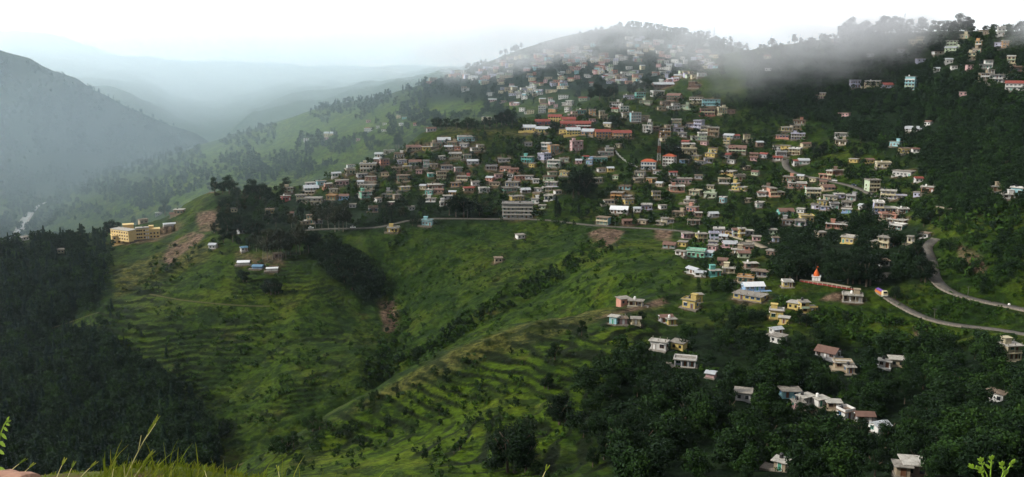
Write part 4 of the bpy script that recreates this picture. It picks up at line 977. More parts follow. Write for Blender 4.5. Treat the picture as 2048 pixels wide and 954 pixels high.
T(400,380,S,'dry','515 532 245;480 525 180;555 532 230;620 535 250;655 525 210;600 530 230;765 492 240;735 480 200;1092 318 215;1060 310 190;1030 320 200;980 300 170;930 290 170;880 290 150;1120 300 160;700 300 130;690 500 150;430 470 160')
T(400,380,S,'dark','160 300 130;210 310 140;260 320 150;310 330 150;360 330 150;400 350 150;250 400 130;180 400 110;380 440 120;110 330 90;450 330 120;300 440 90;330 700 110;300 690 80;355 700 90;540 800 150;510 790 120;575 800 130;600 790 110;880 470 150;830 480 140;920 560 150;980 600 150;1040 640 160;1100 700 170;1160 760 180;1220 780 170;1260 740 140;1180 690 150;1080 620 140;1000 560 120;950 500 120;870 420 110;1300 700 90;1500 430 70;1450 440 60;280 280 110;520 260 110;580 280 110')
T(1000,600,2.694,'dark','295 325 112;275 320 80;260 482 104;240 478 80;320 672 190;350 660 160;290 650 150;80 930 340;40 930 300;140 930 260;10 900 240;120 850 200;55 425 46;610 432 100;640 425 90;570 430 80;680 255 50;440 190 90;760 120 70;180 310 36;385 220 34;395 310 40;460 380 50;545 290 30;130 470 26;800 560 150;870 540 170;940 560 160;900 470 130;740 520 90;600 520 90;700 760 190;640 800 180;780 820 200;850 800 190;930 780 170;560 860 150;500 900 130;450 740 90;1000 640 140;1080 660 150;1150 620 140;1230 640 160')
T(500,600,2.694,'round','340 705 112;310 700 90;375 700 84;160 825 120;200 830 120;235 800 110;130 830 100;1020 622 76;970 572 54;1400 425 44;1240 560 54;1222 465 44;750 745 46;510 700 46;1115 500 50;1100 830 60;940 850 60;900 680 44;1200 770 44;1130 810 70;860 770 34;650 800 70;610 810 60;280 930 50;1290 640 60')
T(1512,400,S,'dark','1060 770 120;1050 750 110;260 600 190;310 610 200;220 620 130;380 560 150;450 560 150;700 640 200;740 640 230;790 640 250;840 660 270;870 650 230;650 600 150;560 560 120;950 520 120;1110 470 120;1160 480 110;1230 470 180;1260 620 200;1290 630 180;1310 600 150;1050 350 110;1090 340 110;1020 330 100;820 400 130;790 410 120;1240 340 120;1330 180 110;1280 200 100;1400 150 90;600 110 60;820 110 100;850 120 100;1220 120 70')
T(1512,200,S,'dark','1240 350 110;1180 330 90;1300 440 110;1400 440 120;900 300 100;800 330 90;750 440 90;500 420 110;440 400 90;880 260 70;1650 480 140;1750 500 130;1900 560 140;1600 400 90;1950 640 80;700 600 90;760 590 80;1350 530 90;1480 560 80')
T(1512,600,2.694,'dark','235 130 90;270 140 80;480 110 60;230 400 110;180 440 100;330 400 90;60 480 110;100 640 140;230 680 150;340 700 150;60 800 190;180 820 190;420 760 160;560 780 170;700 800 190;850 760 200;950 700 190;1050 640 180;1150 700 190;1250 760 200;1100 500 150;1200 480 150;1300 520 150;1400 560 150;800 560 110;700 480 90;620 420 80;540 480 90;900 480 120;1000 400 100;1180 320 80;1300 300 90;1000 860 200;1250 920 190;1380 800 180;640 950 170;450 950 150;300 640 90;860 900 160;1160 880 180')
NSPEC = len(TREES)
def fill(poly, n, hm, kinds, thr=None, yr=None, avoid=True):
    us = [p[0] for p in poly]; vs_ = [p[1] for p in poly]; k = 0; tries = 0
    while k < n and tries < n * 30:
        tries += 1; u = random.uniform(min(us), max(us)); v = random.uniform(min(vs_), max(vs_))
        if not inpoly(poly, np.array([u]), np.array([v]))[0]: continue
        if thr is not None and vnoise(np.array([u/38.+3]), np.array([v/20.]))[0] < thr + random.uniform(-.1, .1): continue
        TREES.append((u, v, -random.uniform(*hm), random.choice(kinds), avoid)); k += 1
fill([(-60,500),(120,482),(215,520),(205,610),(120,660),(215,690),(330,770),(430,890),(430,965),(-60,965)], 2700, (6, 15), ['pine', 'pine', 'dark', 'dark', 'round'], .18)
fill([(90,680),(210,600),(320,700),(420,830),(480,900),(430,965),(300,800)], 90, (3, 9), ['pine','dark'], .4)
fill([(-20,490),(100,470),(230,470),(230,520),(0,530)], 120, (7, 12), ['dark','pine'])
fill([(430,395),(560,385),(640,400),(760,400),(900,405),(1080,430),(1080,438),(820,438),(760,452),(600,460),(470,470),(430,430)], 330, (5, 11), ['round','dark','dry','dark'], .3)
fill([(600,470),(680,490),(770,570),(740,610),(690,580),(640,530)], 150, (7, 12), ['dark'])
fill([(1480,110),(1600,92),(1700,80),(1930,70),(2048,74),(2140,300),(2060,420),(1900,440),(1840,330),(1640,250),(1500,215)], 3000, (5, 11), ['dark','dark','round'], .18)
fill([(1500,450),(1600,440),(1700,450),(1850,450),(1850,560),(1740,575),(1560,560),(1530,500)], 330, (6, 12), ['dark'], .2)
fill([(1180,740),(1300,690),(1420,640),(1500,640),(1800,700),(2140,700),(2140,965),(1250,965),(1130,880)], 620, (3, 12), ['dark','dark','round','dark'], .42)
fill([(1480,700),(1800,690),(2100,690),(2100,965),(1480,965)], 300, (6, 12), ['dark','round'], .45)
fill([(1850,430),(2140,380),(2140,600),(1960,590),(1880,540)], 300, (2.5, 7), ['dark','round','bush'], .35)
fill([(1560,600),(1850,650),(2100,690),(1800,700),(1560,650)], 420, (1.0, 4), ['bush','round','bush'], .25)
fill([(1760,600),(1870,560),(2048,630),(2048,660),(1850,640)], 260, (.8, 2.5), ['bush','bush','round'], .25)
fill([(1250,640),(1560,600),(1800,690),(1760,950),(1250,950)], 600, (.8, 3), ['bush','bush','round'], .3)
fill([(1880,430),(2140,380),(2140,600),(1960,590),(1880,540)], 400, (1, 3.5), ['bush','round','bush'], .25)
fill([(600,375),(800,295),(1000,250),(1300,180),(1600,210),(1900,300),(1900,440),(1600,470),(1560,560),(1400,600),(1380,465),(800,436)], 3600, (2.5, 7.5), ['dark','round','dark','bush'], .24)
fill([(90,440),(400,295),(640,215),(850,165),(1100,215),(1100,240),(930,240),(830,245),(800,280),(600,360),(420,375),(230,445)], 1700, (6, 13), ['dark','pine','dark','round'], .42)
fill([(840,160),(1000,112),(1270,52),(1420,75),(1450,130),(1300,175),(1200,175),(1000,215),(860,200)], 1100, (6, 13), ['dark'], .3)
fill([(0,110),(130,150),(260,210),(400,275),(380,300),(200,400),(60,430),(0,480)], 1500, (9, 18), ['dark','pine'], .35)
fill([(-60,480),(0,440),(60,450),(110,400),(200,370),(120,440),(60,480)], 150, (9, 15), ['dark'])
fill([(300,500),(430,480),(480,500),(300,560)], 40, (2.5, 5), ['dark','bush'], .3)
fill([(130,650),(330,530),(600,520),(700,640),(620,830),(420,870),(250,720)], 800, (.8, 3.2), ['bush','bush','bush','dark'], .4)
fill([(640,500),(820,450),(1150,450),(1380,520),(1370,600),(1180,620),(900,690),(780,750),(640,820),(720,640)], 1150, (.6, 2.6), ['bush','bush','bush','dark'], .42)
fill([(1190,480),(1230,500),(1130,560),(1040,610),(960,650),(830,740),(800,720),(950,620),(1060,560)], 300, (2, 5), ['dark','bush'])
fill([(690,500),(760,540),(820,640),(820,740),(700,800),(780,640)], 150, (2, 5), ['bush','dark'])
fill([(440,955),(650,850),(900,720),(1180,640),(1260,690),(1200,860),(1240,955)], 340, (.8, 2.8), ['bush','dark','bush','round'], .40)
fill([(650,850),(760,790),(900,730),(1040,690),(1060,760),(1000,900),(600,955),(520,955)], 70, (2.5, 4.5), ['dark','round'], .3)
fill([(1640,60),(1760,52),(1940,50),(2060,54),(2060,78),(1800,80),(1640,84)], 260, (3, 8), ['dark','round'])
fill([(1180,70),(1270,50),(1400,70),(1500,98),(1450,110),(1270,66),(1120,92)], 200, (7, 14), ['dark'])
fill([(590,225),(650,204),(760,190),(850,156),(950,122),(1050,90),(1060,100),(860,170),(700,205),(600,235)], 90, (7, 13), ['dark','pine'], .45)
# keep the crowns off the house fronts, pick what stands as single trees
PB = np.array(PXB)
kept = []
RP = np.concatenate([np.stack(pix(P[:,0], P[:,1], P[:,2]), 1) for P in ROADS]); RY = np.concatenate([P[:,1] for P in ROADS])
for i, (u, v, h, k, av) in enumerate(TREES):
    X, Y, Z = hit(u, v)
    hp = h if h > 0 else -h * FPX / Y
    hm = hp * Y / FPX
    if i >= NSPEC and av:
        hw = hp * .30; u0, u1, v0, v1 = u-hw, u+hw, v-hp*.97, v
        ov = np.clip(np.minimum(PB[:,1], u1) - np.maximum(PB[:,0], u0), 0, None) * np.clip(np.minimum(PB[:,3], v1) - np.maximum(PB[:,2], v0), 0, None)
        ar = (PB[:,1]-PB[:,0]) * (PB[:,3]-PB[:,2])
        if (ov / ar).max() > (.28 if random.random() < .5 else .10) and v > 0: continue
    if h < 0 and len(RP):
        near_ = (np.abs(RP[:,0]-u) < hp*.28+2) & (RP[:,1] < v+1) & (RP[:,1] > v-hp*.9) & (np.abs(RY-Y) < 60)
        if near_.any() and Y < 1000 and random.random() > .25: continue
        if np.any((np.abs(RP[:,0]-u) < 3) & (np.abs(RP[:,1]-v) < 3)): continue
    kept.append((X, Y, Z, hm, hp, k, u, v, i < NSPEC))
print('trees kept', len(kept))
kept.sort(key=lambda t: -(t[4] + (400 if t[8] and t[4] > 9 else 0)) if t[5] != 'bush' else 0)
ntree = 298; IT = [t for t in kept if t[5] != 'bush'][:ntree]; ids = set(id(t) for t in IT)
ST = [t for t in kept if id(t) not in ids]
TLOC = []
for (X, Y, Z, hm, hp, k, u, v, sp_) in IT:
    s = random.randrange(4); sc = hm
    r = empty(KIND[k], (X, Y, Z), random.uniform(0, 6.28)); wdt = random.uniform(.9, 1.15); r.scale = (sc*wdt, sc*wdt, sc)
    link('trunk', TR[k, s], r); link('crown', CR[k, s, 'hi' if hp > 26 else 'md'], r)
    TLOC.append(dict(o=r, u=u, v=v, h=hp, k=k, hm=hm, Y=Y, sp=sp_))
# the woods beyond that count: one mass each
def mass(name, items, trunks=True):
    groups = {}
    for t in items: groups.setdefault(LMAT[t[5]], []).append(t)
    for mk, its in groups.items():
        V = []; tint = []; TV = []; TF = []; base = 0
        lo = {}
        for (X, Y, Z, hm, hp, k, u, v, _s) in its:
            nl = 46 if hp < 10 else 130 if hp < 20 else 330 if hp < 34 else 900
            if k == 'bush': nl = 14 if hp < 8 else 34
            q = lo.get((k, nl)) 
            if q is None: q = lo[k, nl] = [crown(k, nl, 90 + s, {14: 1.9, 34: 1.3, 46: 3.2, 130: 2.0, 330: 1.35, 900: .9}[nl]) for s in range(6)]
            a = random.uniform(0, 6.28); c, s_ = math.cos(a), math.sin(a); q = q[random.randrange(6)] * hm * np.array([random.uniform(.9,1.2)]*2 + [1.0])
            V.append(np.stack([q[...,0]*c - q[...,1]*s_ + X, q[...,0]*s_ + q[...,1]*c + Y, q[...,2] + Z - .1], -1)); tint.append(np.full(len(q)*4, random.uniform(0, .42)))
        V = np.concatenate(V); me = mesh_np(name, V.reshape(-1, 3), np.arange(len(V)*4).reshape(-1, 4)); me.materials.append(LEAF[mk])
        a = me.attributes.new('tint', 'FLOAT', 'POINT'); a.data.foreach_set('value', np.concatenate(tint).astype(np.float32))
        o = bpy.data.objects.new(name, me); C.objects.link(o); o['kind'] = 'stuff'
mass('woodland_foliage', [t for t in ST if t[5] != 'bush']); mass('undergrowth', [t for t in ST if t[5] == 'bush'])
# ------------------------------------------------------------------ the grassy ledge the photograph is taken from
def ledge_z(x, y):
    edge = 2.95 + .25 * float(vnoise(np.array([x*.9+40.]), np.array([7.5]))[0]) 
    top = -1.45 - .13 * sstep(-1.45, -.55, x) - .05 * float(vnoise(np.array([x*2.3+11.]), np.array([y*2.3+31.]))[0]) - .02 * float(vnoise(np.array([x*9+11.]), np.array([y*9+31.]))[0])
    if x > .2: top -= .12 * min(1, (x-.2)*1.2)
    return top if y < edge else top - (y - edge) ** 1.3 * 1.5
nx, ny = 150, 120; xs = np.linspace(-14, 14, nx); xs = np.sign(xs) * (np.abs(xs)/14)**1.6 * 14; ys = np.concatenate([np.linspace(-7, 2.4, 60, endpoint=False), np.linspace(2.4, 6.5, 60)])
V = np.array([(x, y, ledge_z(x, y)) for y in ys for x in xs]); i = np.arange(ny-1)[:, None]*nx + np.arange(nx-1)[None, :]
me = mesh_np('grassy_ledge', V, np.stack([i, i+1, i+nx+1, i+nx], -1).reshape(-1, 4)); me.shade_smooth()
me.materials.append(grainy('ledge_turf', (.075,.095,.012), .5, 3.0, .95, .1, (.09,.06,.03)))
o = bpy.data.objects.new('grassy_ledge', me); C.objects.link(o); o['kind'] = 'structure'
BLADE = foliage_mat('grass_blades', (.07,.12,.008), (.15,.19,.015), (.34,.33,.06), .6)
STRAW = grainy('pale_straw', (.50,.46,.20), .2, 6, .7)
def blade(V, F, x, y, z, h, w, lean, an, seg=4):
    n0 = len(V); dx, dy = math.cos(an), math.sin(an); px, py = 1, 0
    for k in range(seg + 1):
        t = k / seg; ww = w * (1 - t ** 1.6) + .0004; q = lean * t * t
        V.append((x + dx*q - ww, y + dy*q, z + h*t)); V.append((x + dx*q + ww, y + dy*q, z + h*t))
    for k in range(seg): a = n0 + k*2; F.append((a, a+1, a+3, a+2))
V, F = [], []; r = random.Random(3)
for k in range(26000):
    x = r.uniform(-3.2, 3.2) if k % 4 == 0 else r.uniform(-2.0, -.2); y = r.uniform(1.8, 3.25)
    dens = float(vnoise(np.array([x*3+50.]), np.array([y*3.]))[0])
    if r.random() > dens + .35: continue
    hh = r.uniform(.008, .030) * (1.2 if x < -.6 else .8)
    if -1.55 < x < -.35 and r.random() < .05: hh = r.uniform(.05, .13)
    if x < -1.55: hh *= .4
    blade(V, F, x, y, ledge_z(x, y) - .005, hh, r.uniform(.0012, .003), hh * r.uniform(-.2, .9), r.uniform(-.6, .8))
me = mesh_np('grass', np.array(V), np.array(F)); me.materials.append(BLADE); o = bpy.data.objects.new('grass', me); C.objects.link(o); o['kind'] = 'stuff'
# separate tall stalks, each with a seed head
def stalk(base, tip, y, w, label, head=.35, side=()):
    a0, e0 = ray(*base); a1, e1 = ray(*tip); p = Vector((float(a0)*y, y, float(e0)*y - .02)); q = Vector((float(a1)*(y+.04), y+.04, float(e1)*(y+.04)))
    r_ = empty('grass_stalk', p, 0, label, 'grass stalk'); d = q - p; b = MB(); prev = Vector((0,0,0)); side_ = Vector((0, 0, .0))
    for k in range(1, 9):
        t = k/8; c = d*t + Vector((0,0,1)) * (.04*d.length * math.sin(t*math.pi)); b.bar(prev, c, w * (1 - .6*t)); prev = c
    b.build('stem', STRAW, r_)
    h = MB()
    for k in range(16):
        t = 1 - head * k/16; c = d*t + Vector((0,0,1)) * (.04*d.length * math.sin(t*math.pi)); s = (1 if k % 2 else -1) * w * 1.6
        h.bar(c, c + d.normalized()*w*7 + Vector((s*1.3, 0, -s*.3)), w*.65)
    h.build('seed_head', BLADE, r_)
    for (t0, dx, dz) in side:
        c = d*t0 + Vector((0,0,1))*(.04*d.length*math.sin(t0*math.pi)); MB().bar(c, c + Vector((dx, 0, dz)), w*.6).build('leaf_blade', STRAW, r_)
stalk((246,954),(314,838), 3.0, .0026, 'tallest straw-coloured grass stalk, leaning over the dark pine wood', .3, ((.45,.015,.06),(.6,.05,.07),(.05,.0,.05)))
stalk((262,954),(303,908), 3.0, .0026, 'shorter yellow grass stalk beside the foot of the tallest one', .5)
stalk((222,954),(229,928), 2.95, .002, 'small upright pale stalk just before the tallest one', .3)
stalk((157,948),(188,929), 2.9, .0022, 'slanting pale stalk in the middle of the ledge grass', .3)
stalk((112,945),(128,923), 2.95, .0022, 'first of two short parallel stalks on the ledge', .3)
stalk((132,950),(147,929), 2.95, .002, 'second of two short parallel stalks on the ledge', .3)
stalk((15,936),(47,922), 2.95, .002, 'low stalk lying out over the bare pink rock', .3)
stalk((40,942),(64,931), 2.9, .002, 'low stalk just beyond the bare pink rock', .3)
stalk((1081,956),(1093,938), 2.9, .0026, 'lone straw tip below the big dark tree', .2)
stalk((416,958),(408,936), 2.9, .002, 'lone straw tip beside the mouth of the gully', .2); stalk((560,958),(556,938), 2.9, .002, 'lone straw tip at the foot of the terraced spur', .2)
a, e = ray(2, 958); boulder('ledge_rock', float(a)*2.75, 2.75, float(e)*2.75 - .035, .12, .10, .05, grainy('pink_brown_rock', (.42,.24,.17), .35, 9, .9, .1, (.20,.12,.08)), 'bare pink-brown rock at the grassy edge of the ledge', 'rock', 4)
def leafy(name, stems, label, cat, mat):
    r_ = None
    for st in stems:
        y = st['y']; pts = [Vector((float(ray(*p)[0])*y, y, float(ray(*p)[1])*y)) for p in st['p']]
        if r_ is None: r_ = empty(name, pts[0], 0, label, cat); o0 = pts[0]
        b = MB()
        for p, q in zip(pts[:-1], pts[1:]): b.bar(p - o0, q - o0, .0022)
        b.build('stem', mat, r_)
        L = 0
        for (t, ang, ln, wd) in st['l']:
            k = min(len(pts)-2, int(t*(len(pts)-1))); c = pts[k].lerp(pts[k+1], t*(len(pts)-1)-k) - o0
            d = Vector((math.cos(ang), .25*math.sin(ang*3), math.sin(ang))); s = Vector((-math.sin(ang), .3, math.cos(ang)))
            m = MB(); m.v = [tuple(c), tuple(c + d*ln*.3 + s*wd), tuple(c + d*ln*.7 + s*wd*.8), tuple(c + d*ln), tuple(c + d*ln*.7 - s*wd*.8), tuple(c + d*ln*.3 - s*wd)]
            m.v += [(x, yy + .0015, z) for x, yy, z in m.v]; m.f = [(0,5,4,3,2,1), (6,7,8,9,10,11)] + [(k_, (k_+1) % 6, 6+(k_+1) % 6, 6+k_) for k_ in range(6)]; m.m = [0]*8
            m.build('leaf', mat, r_)
LEAFY = grainy('young_green_leaves', (.22,.36,.03), .3, 14, .55, .3)
def bud(n0): return [(1.0, n0, .022, .005), (1.0, n0+.5, .018, .004), (1.0, n0-.5, .018, .004), (.85, n0+.8, .014, .003), (.8, n0-.9, .014, .003)]
leafy('leafy_weed', [dict(y=2.9, p=[(1975,975),(1965,948),(1955,938),(1946,936)], l=bud(2.3)), dict(y=2.9, p=[(1978,975),(1974,950),(1966,935),(1963,924)], l=bud(1.9) + [(.6,2.8,.02,.004)]),
  dict(y=2.92, p=[(1984,975),(1981,950),(1982,935),(1983,920)], l=bud(1.6) + [(.6,2.4,.025,.005)]), dict(y=2.88, p=[(1995,975),(2003,956),(2007,944),(2004,932)], l=bud(1.7) + [(.5,.6,.03,.007)]),
  dict(y=2.9, p=[(2002,975),(2010,950),(2017,936),(2023,928)], l=bud(1.0)), dict(y=2.9, p=[(1972,975),(1966,955),(1962,942)], l=bud(2.1))], 'fresh green leafy weed poking up at the ledge edge over the dark wood', 'weed', LEAFY)
leafy('fern_frond', [dict(y=2.9, p=[(-6,960),(-4,900),(0,870),(8,850),(13,842)], l=[(1,1.0,.02,.004),(.95,.2,.018,.004),(.85,-.3,.02,.004),(.7,-.7,.022,.004),(.55,-.8,.03,.005),(.4,-.7,.03,.006),(.25,-.5,.028,.006),(.1,-.2,.03,.006)])],
  'arching light green fern frond at the edge beside the pink rock', 'fern', LEAFY)
# ------------------------------------------------------------------ patches of ground cover
SOIL = [([(325,520),(340,488),(385,463),(408,470),(395,488),(362,508),(340,530)], 500, 800, 3), ([(1178,466),(1205,455),(1248,462),(1235,480),(1208,497),(1186,482)], 480, 700, 3),
 ([(1915,490),(1945,498),(1975,532),(1972,546),(1920,538)], 380, 520, 2), ([(1828,652),(1856,656),(1850,690),(1834,690)], 250, 420, 1), ([(1605,678),(1660,676),(1650,692),(1615,694)], 250, 420, 2),
 ([(758,605),(790,600),(795,660),(770,665)], 400, 620, 4),
 ([(1180,640),(1320,598),(1340,606),(1250,625)], 350, 450, 3), ([(1310,458),(1345,460),(1340,485),(1312,480)], 450, 700, 3), ([(1670,585),(1700,590),(1690,602),(1640,600)], 330, 500, 2),
 ([(780,405),(860,400),(860,425),(790,425)], 600, 900, 4), ([(470,505),(560,510),(570,530),(470,522)], 500, 720, 3), ([(390,425),(440,420),(440,460),(400,465)], 600, 850, 3), ([(330,385),(420,378),(430,385),(350,392)], 700, 900, 3)]
LUSH = [([(1470,640),(1700,635),(1820,690),(1640,740),(1500,700)], 200, 460, 8, .5), ([(1350,850),(1500,840),(1560,890),(1420,910)], 150, 400, 8, .6), ([(1580,860),(1720,850),(1700,910),(1560,930)], 150, 400, 6, .6), ([(1700,740),(1860,730),(1880,780),(1720,790)], 150, 420, 6, .45),
 ([(560,954),(655,852),(760,800),(860,770),(1040,700),(1200,662),(1290,650),(1300,720),(1210,800),(1130,860),(1100,954)], 180, 420, 12, 1.0),
 ([(440,954),(520,905),(600,880),(640,954)], 180, 420, 10, .7), ([(930,660),(1180,560),(1370,520),(1385,560),(1200,620),(950,690)], 380, 620, 14, .42), ([(1560,600),(1800,610),(1900,655),(1850,700),(1560,690)], 250, 500, 12, .30),
 ([(1860,470),(2048,440),(2048,600),(1900,580)], 330, 560, 12, .25), ([(400,300),(640,215),(900,200),(1100,215),(900,240),(600,370),(200,440)], 1100, 2000, 14, 1.0), ([(440,250),(900,150),(1000,110),(640,200)], 2000, 6000, 10, .5),
 ([(150,640),(430,500),(620,520),(690,620),(640,820),(420,860)], 400, 700, 16, .30), ([(1130,470),(1380,480),(1390,540),(1200,600),(1080,600)], 400, 650, 14, .3)]
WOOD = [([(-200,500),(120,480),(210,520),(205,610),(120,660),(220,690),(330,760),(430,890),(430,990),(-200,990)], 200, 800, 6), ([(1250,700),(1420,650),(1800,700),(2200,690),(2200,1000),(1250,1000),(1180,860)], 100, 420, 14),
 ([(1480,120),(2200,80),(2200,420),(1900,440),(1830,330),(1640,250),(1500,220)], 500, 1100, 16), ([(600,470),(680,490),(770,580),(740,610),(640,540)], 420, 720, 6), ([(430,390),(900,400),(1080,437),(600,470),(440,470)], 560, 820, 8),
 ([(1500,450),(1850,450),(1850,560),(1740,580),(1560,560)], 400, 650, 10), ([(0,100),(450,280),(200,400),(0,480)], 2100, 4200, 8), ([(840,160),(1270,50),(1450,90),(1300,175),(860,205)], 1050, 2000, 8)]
DRY = [([(650,850),(780,770),(900,702),(1040,650),(1180,622),(1330,603),(1330,615),(1200,640),(1060,690),(900,745),(720,820)], 260, 430, 7),
 ([(230,540),(330,500),(420,490),(420,520),(300,560),(230,600)], 480, 760, 8), ([(880,250),(1060,262),(1060,280),(900,275)], 760, 1000, 6), ([(1880,340),(1990,350),(1990,400),(1880,390)], 450, 800, 8)]
MISTS = [('mist_bank', 1570, 74, 850, (280, 80, 74), .014, 3.0), ('mist_bank', 1740, 56, 850, (130, 50, 46), .014, 14.0), ('mist_bank', 1000, 80, 1330, (330, 120, 84), .016, 20.0), ('mist_bank', 2080, 66, 780, (50, 50, 42), .028, 41.0),
 ('valley_mist', 420, 100, 6000, (4600, 2000, 640), .0013, 55.0, .0009, .12), ('mist_bank', 1300, 74, 1230, (240, 100, 70), .004, 77.0), ('valley_mist', 520, 300, 1600, (1400, 640, 300), .00026, 9.0, .0009, .05, (.74, .91, 1.0)),
 ('valley_mist', 900, 230, 1180, (1300, 620, 320), .00020, 29.0, .0009, .05, (.74, .91, 1.0))]
EXPOSURE = .46; HAZE = .00003
# ------------------------------------------------------------------ words: each thing told apart by its look and by what it stands beside
LAND = [('the radio mast', 1316, 300), ('the pink tiered house', 1155, 292), ('the red-roofed school', 1180, 262), ('the long grey hotel', 1035, 420), ('the yellow institute', 285, 465), ('the orange-spired temple', 1632, 555),
 ('the orange truck', 1758, 585), ('the giant dark tree in mid town', 1155, 365), ('the mint green house', 1391, 506), ('the long sky-blue roof', 1509, 575), ('the three tin sheds', 520, 530), ('the narrow three-storey tan house', 618, 440),
 ('the curving upper road', 1868, 540), ('the bare scree patch', 1212, 475), ('the bare red landslip', 360, 495), ('the pale rock cliff', 1945, 515), ('the big blue-and-white house cluster', 1600, 795), ('the cliff-top white tower house', 1972, 140),
 ('the cyan four-storey house', 1818, 165), ('the big brown-roofed hall', 1474, 300), ('the lavender house by the bend', 1786, 385), ('the mint two-storey house', 733, 385), ('the blue-and-white verandah house', 626, 400), ('the white circular-roofed annex', 335, 452),
 ('the gully woods', 700, 560), ('the terraced spur', 420, 650), ('the big dark tree on the near spur', 1025, 880), ('the open-sided shed', 1704, 596), ('the edge house on the near slope', 2035, 700), ('the misty skyline trees', 1880, 50), ('the river', 55, 440), ('the teal long house', 1200, 320)]
ORD = ['', 'second ', 'third ', 'fourth ', 'fifth ', 'sixth ', 'seventh ', 'eighth ', 'ninth ', 'tenth ', 'eleventh ', 'twelfth ', 'thirteenth ', 'fourteenth ', 'fifteenth ', 'sixteenth ', 'seventeenth ', 'eighteenth ', 'nineteenth ', 'twentieth ']
def sector(du, dv):
    if abs(dv) * 1.6 >= abs(du): return 'above' if dv < 0 else 'below'
    return 'to the left of' if du < 0 else 'to the right of'
def name_all(recs, desc, noun):
    groups = {}
    for r in recs: groups.setdefault(desc(r), []).append(r)
    used = set()
    for d, rs in groups.items():
        tab = {}
        for li, (ln, lu, lv) in enumerate(LAND):
            by = {}
            for r in rs:
                du, dv = r['u'] - lu, r['v'] - r['h']/2 - lv
                if math.hypot(du, dv) > 4: by.setdefault(sector(du, dv), []).append((math.hypot(du, dv), id(r), r))
            for s, l in by.items():
                l.sort(key=lambda t: t[0])
                for k, (dist, _, r) in enumerate(l[:20]): tab.setdefault(id(r), []).append((k * 45 + dist, k, dist, ln, s))
        for r in rs:
            if r.get('label'): r['o']['label'] = r['label']; continue
            for (_, k, dist, ln, s) in sorted(tab.get(id(r), [])):
                o = ORD[k]; lab = f'{d}, the {o or "first "}such {noun(r)} {s} {ln}'.replace('such ' , '')
                if lab not in used and len(lab.split()) <= 16: break
            used.add(lab); r['o']['label'] = lab
for r in HLOC:
    sp_ = r.get('special'); 
    if sp_ == 'hotel': r['label'] = 'long grey four-storey hotel with galleries, standing on the valley road'; r['o'].name = 'hotel_building'
    if sp_ == 'tower': r['label'] = 'pink tiered villa on a grey base, alone on the grassy slope'
    if sp_ == 'twin': r['label'] = ('higher' if r['u'] > 1310 else 'lower') + ' of the two white blocks with orange-red roofs by the radio mast'
    r['o']['category'] = 'shed' if r['kind'] == 'shed' else ('hotel' if sp_ == 'hotel' else 'house'); r['o']['group'] = 'tin sheds' if r['kind'] == 'shed' else 'houses of the hillside town'
STN = {1: 'one-storey', 2: 'two-storey', 3: 'three-storey', 4: 'four-storey'}
name_all(HLOC, lambda r: f"{r['col']} {STN[r['n']]} {r['roof']} {r['kind']}", lambda r: r['kind'] if False else 'one')
TN = {'round': 'leafy green broadleaf tree', 'dark': 'dark rounded tree', 'pine': 'dark pine', 'cypress': 'narrow dark cypress', 'dry': 'tall thin-leaved tree with a pale trunk', 'bush': 'shrub'}
pines = [r for r in TLOC if r['k'] == 'pine']; others = [r for r in TLOC if r['k'] != 'pine']
for r in pines: r['o']['label'] = 'dark pine in the dense wood covering the slope below the yellow institute'; r['o']['category'] = 'pine'; r['o']['group'] = 'pines of the dense slope wood'
for r in others:
    r['o']['category'] = 'tree'; r['o']['group'] = {'cypress': 'cypresses along the valley road', 'dry': 'tall pale-trunked trees'}.get(r['k'], 'trees of the hillside')
    r['size'] = 'small' if r['hm'] < 8 else ('big' if r['hm'] > 14 else 'mid-sized')
    if r['k'] == 'dark': r['base'] = f"{r['size']} dark rounded tree"
name_all(others, lambda r: r.get('base', TN[r['k']]), lambda r: 'one')
# ------------------------------------------------------------------ build terrain mesh
def build_terrain():
    COV = np.zeros((NR, NC, 4), np.float32); COV[..., 3] = 1; COB = COV.copy()
    near = GY < 700
    soil = np.zeros_like(GX)
    for poly, lo, hi, k in SOIL: soil = np.maximum(soil, soft(poly, lo, hi, k))
    soil = np.clip(soil * 1.5 * (.65 + .7 * fbm(GX, GY, 14, 3, .6, 5.0)), 0, 1)
    for (x, y, r) in PADS:
        m = (np.abs(GX - x) < r * 1.7) & (np.abs(GY - y) < r * 1.7)
        if m.any():
            d = np.hypot(GX[m] - x, GY[m] - y)
            soil[m] = np.maximum(soil[m], (1 - sstep(r * .8, r * 1.5, d)) * .8)
    lush = np.zeros_like(GX)
    for poly, lo, hi, k, s in LUSH: lush = np.maximum(lush, s * soft(poly, lo, hi, k))
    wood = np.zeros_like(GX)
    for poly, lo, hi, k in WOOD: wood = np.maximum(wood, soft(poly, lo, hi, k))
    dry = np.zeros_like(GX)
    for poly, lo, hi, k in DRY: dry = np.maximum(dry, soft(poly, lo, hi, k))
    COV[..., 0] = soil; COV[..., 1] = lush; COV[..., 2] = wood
    COB[..., 0] = RISER; COB[..., 1] = dry
    verts = np.stack([GX, GY, GZ], -1).reshape(-1, 3).astype(np.float32)
    i = np.arange(NR - 1)[:, None] * NC + np.arange(NC - 1)[None, :]
    f = np.stack([i, i + 1, i + NC + 1, i + NC], -1).reshape(-1, 4)
    me = mesh_np('hillside', verts, f)
    for nm, arr in (('cover', COV), ('cover_b', COB)):
        a = me.color_attributes.new(nm, 'FLOAT_COLOR', 'POINT'); a.data.foreach_set('color', arr.reshape(-1))
    me.materials.append(ground_material())
    o = bpy.data.objects.new('hillside', me); C.objects.link(o); o['kind'] = 'structure'
    me.shade_smooth()
    return o
build_terrain()
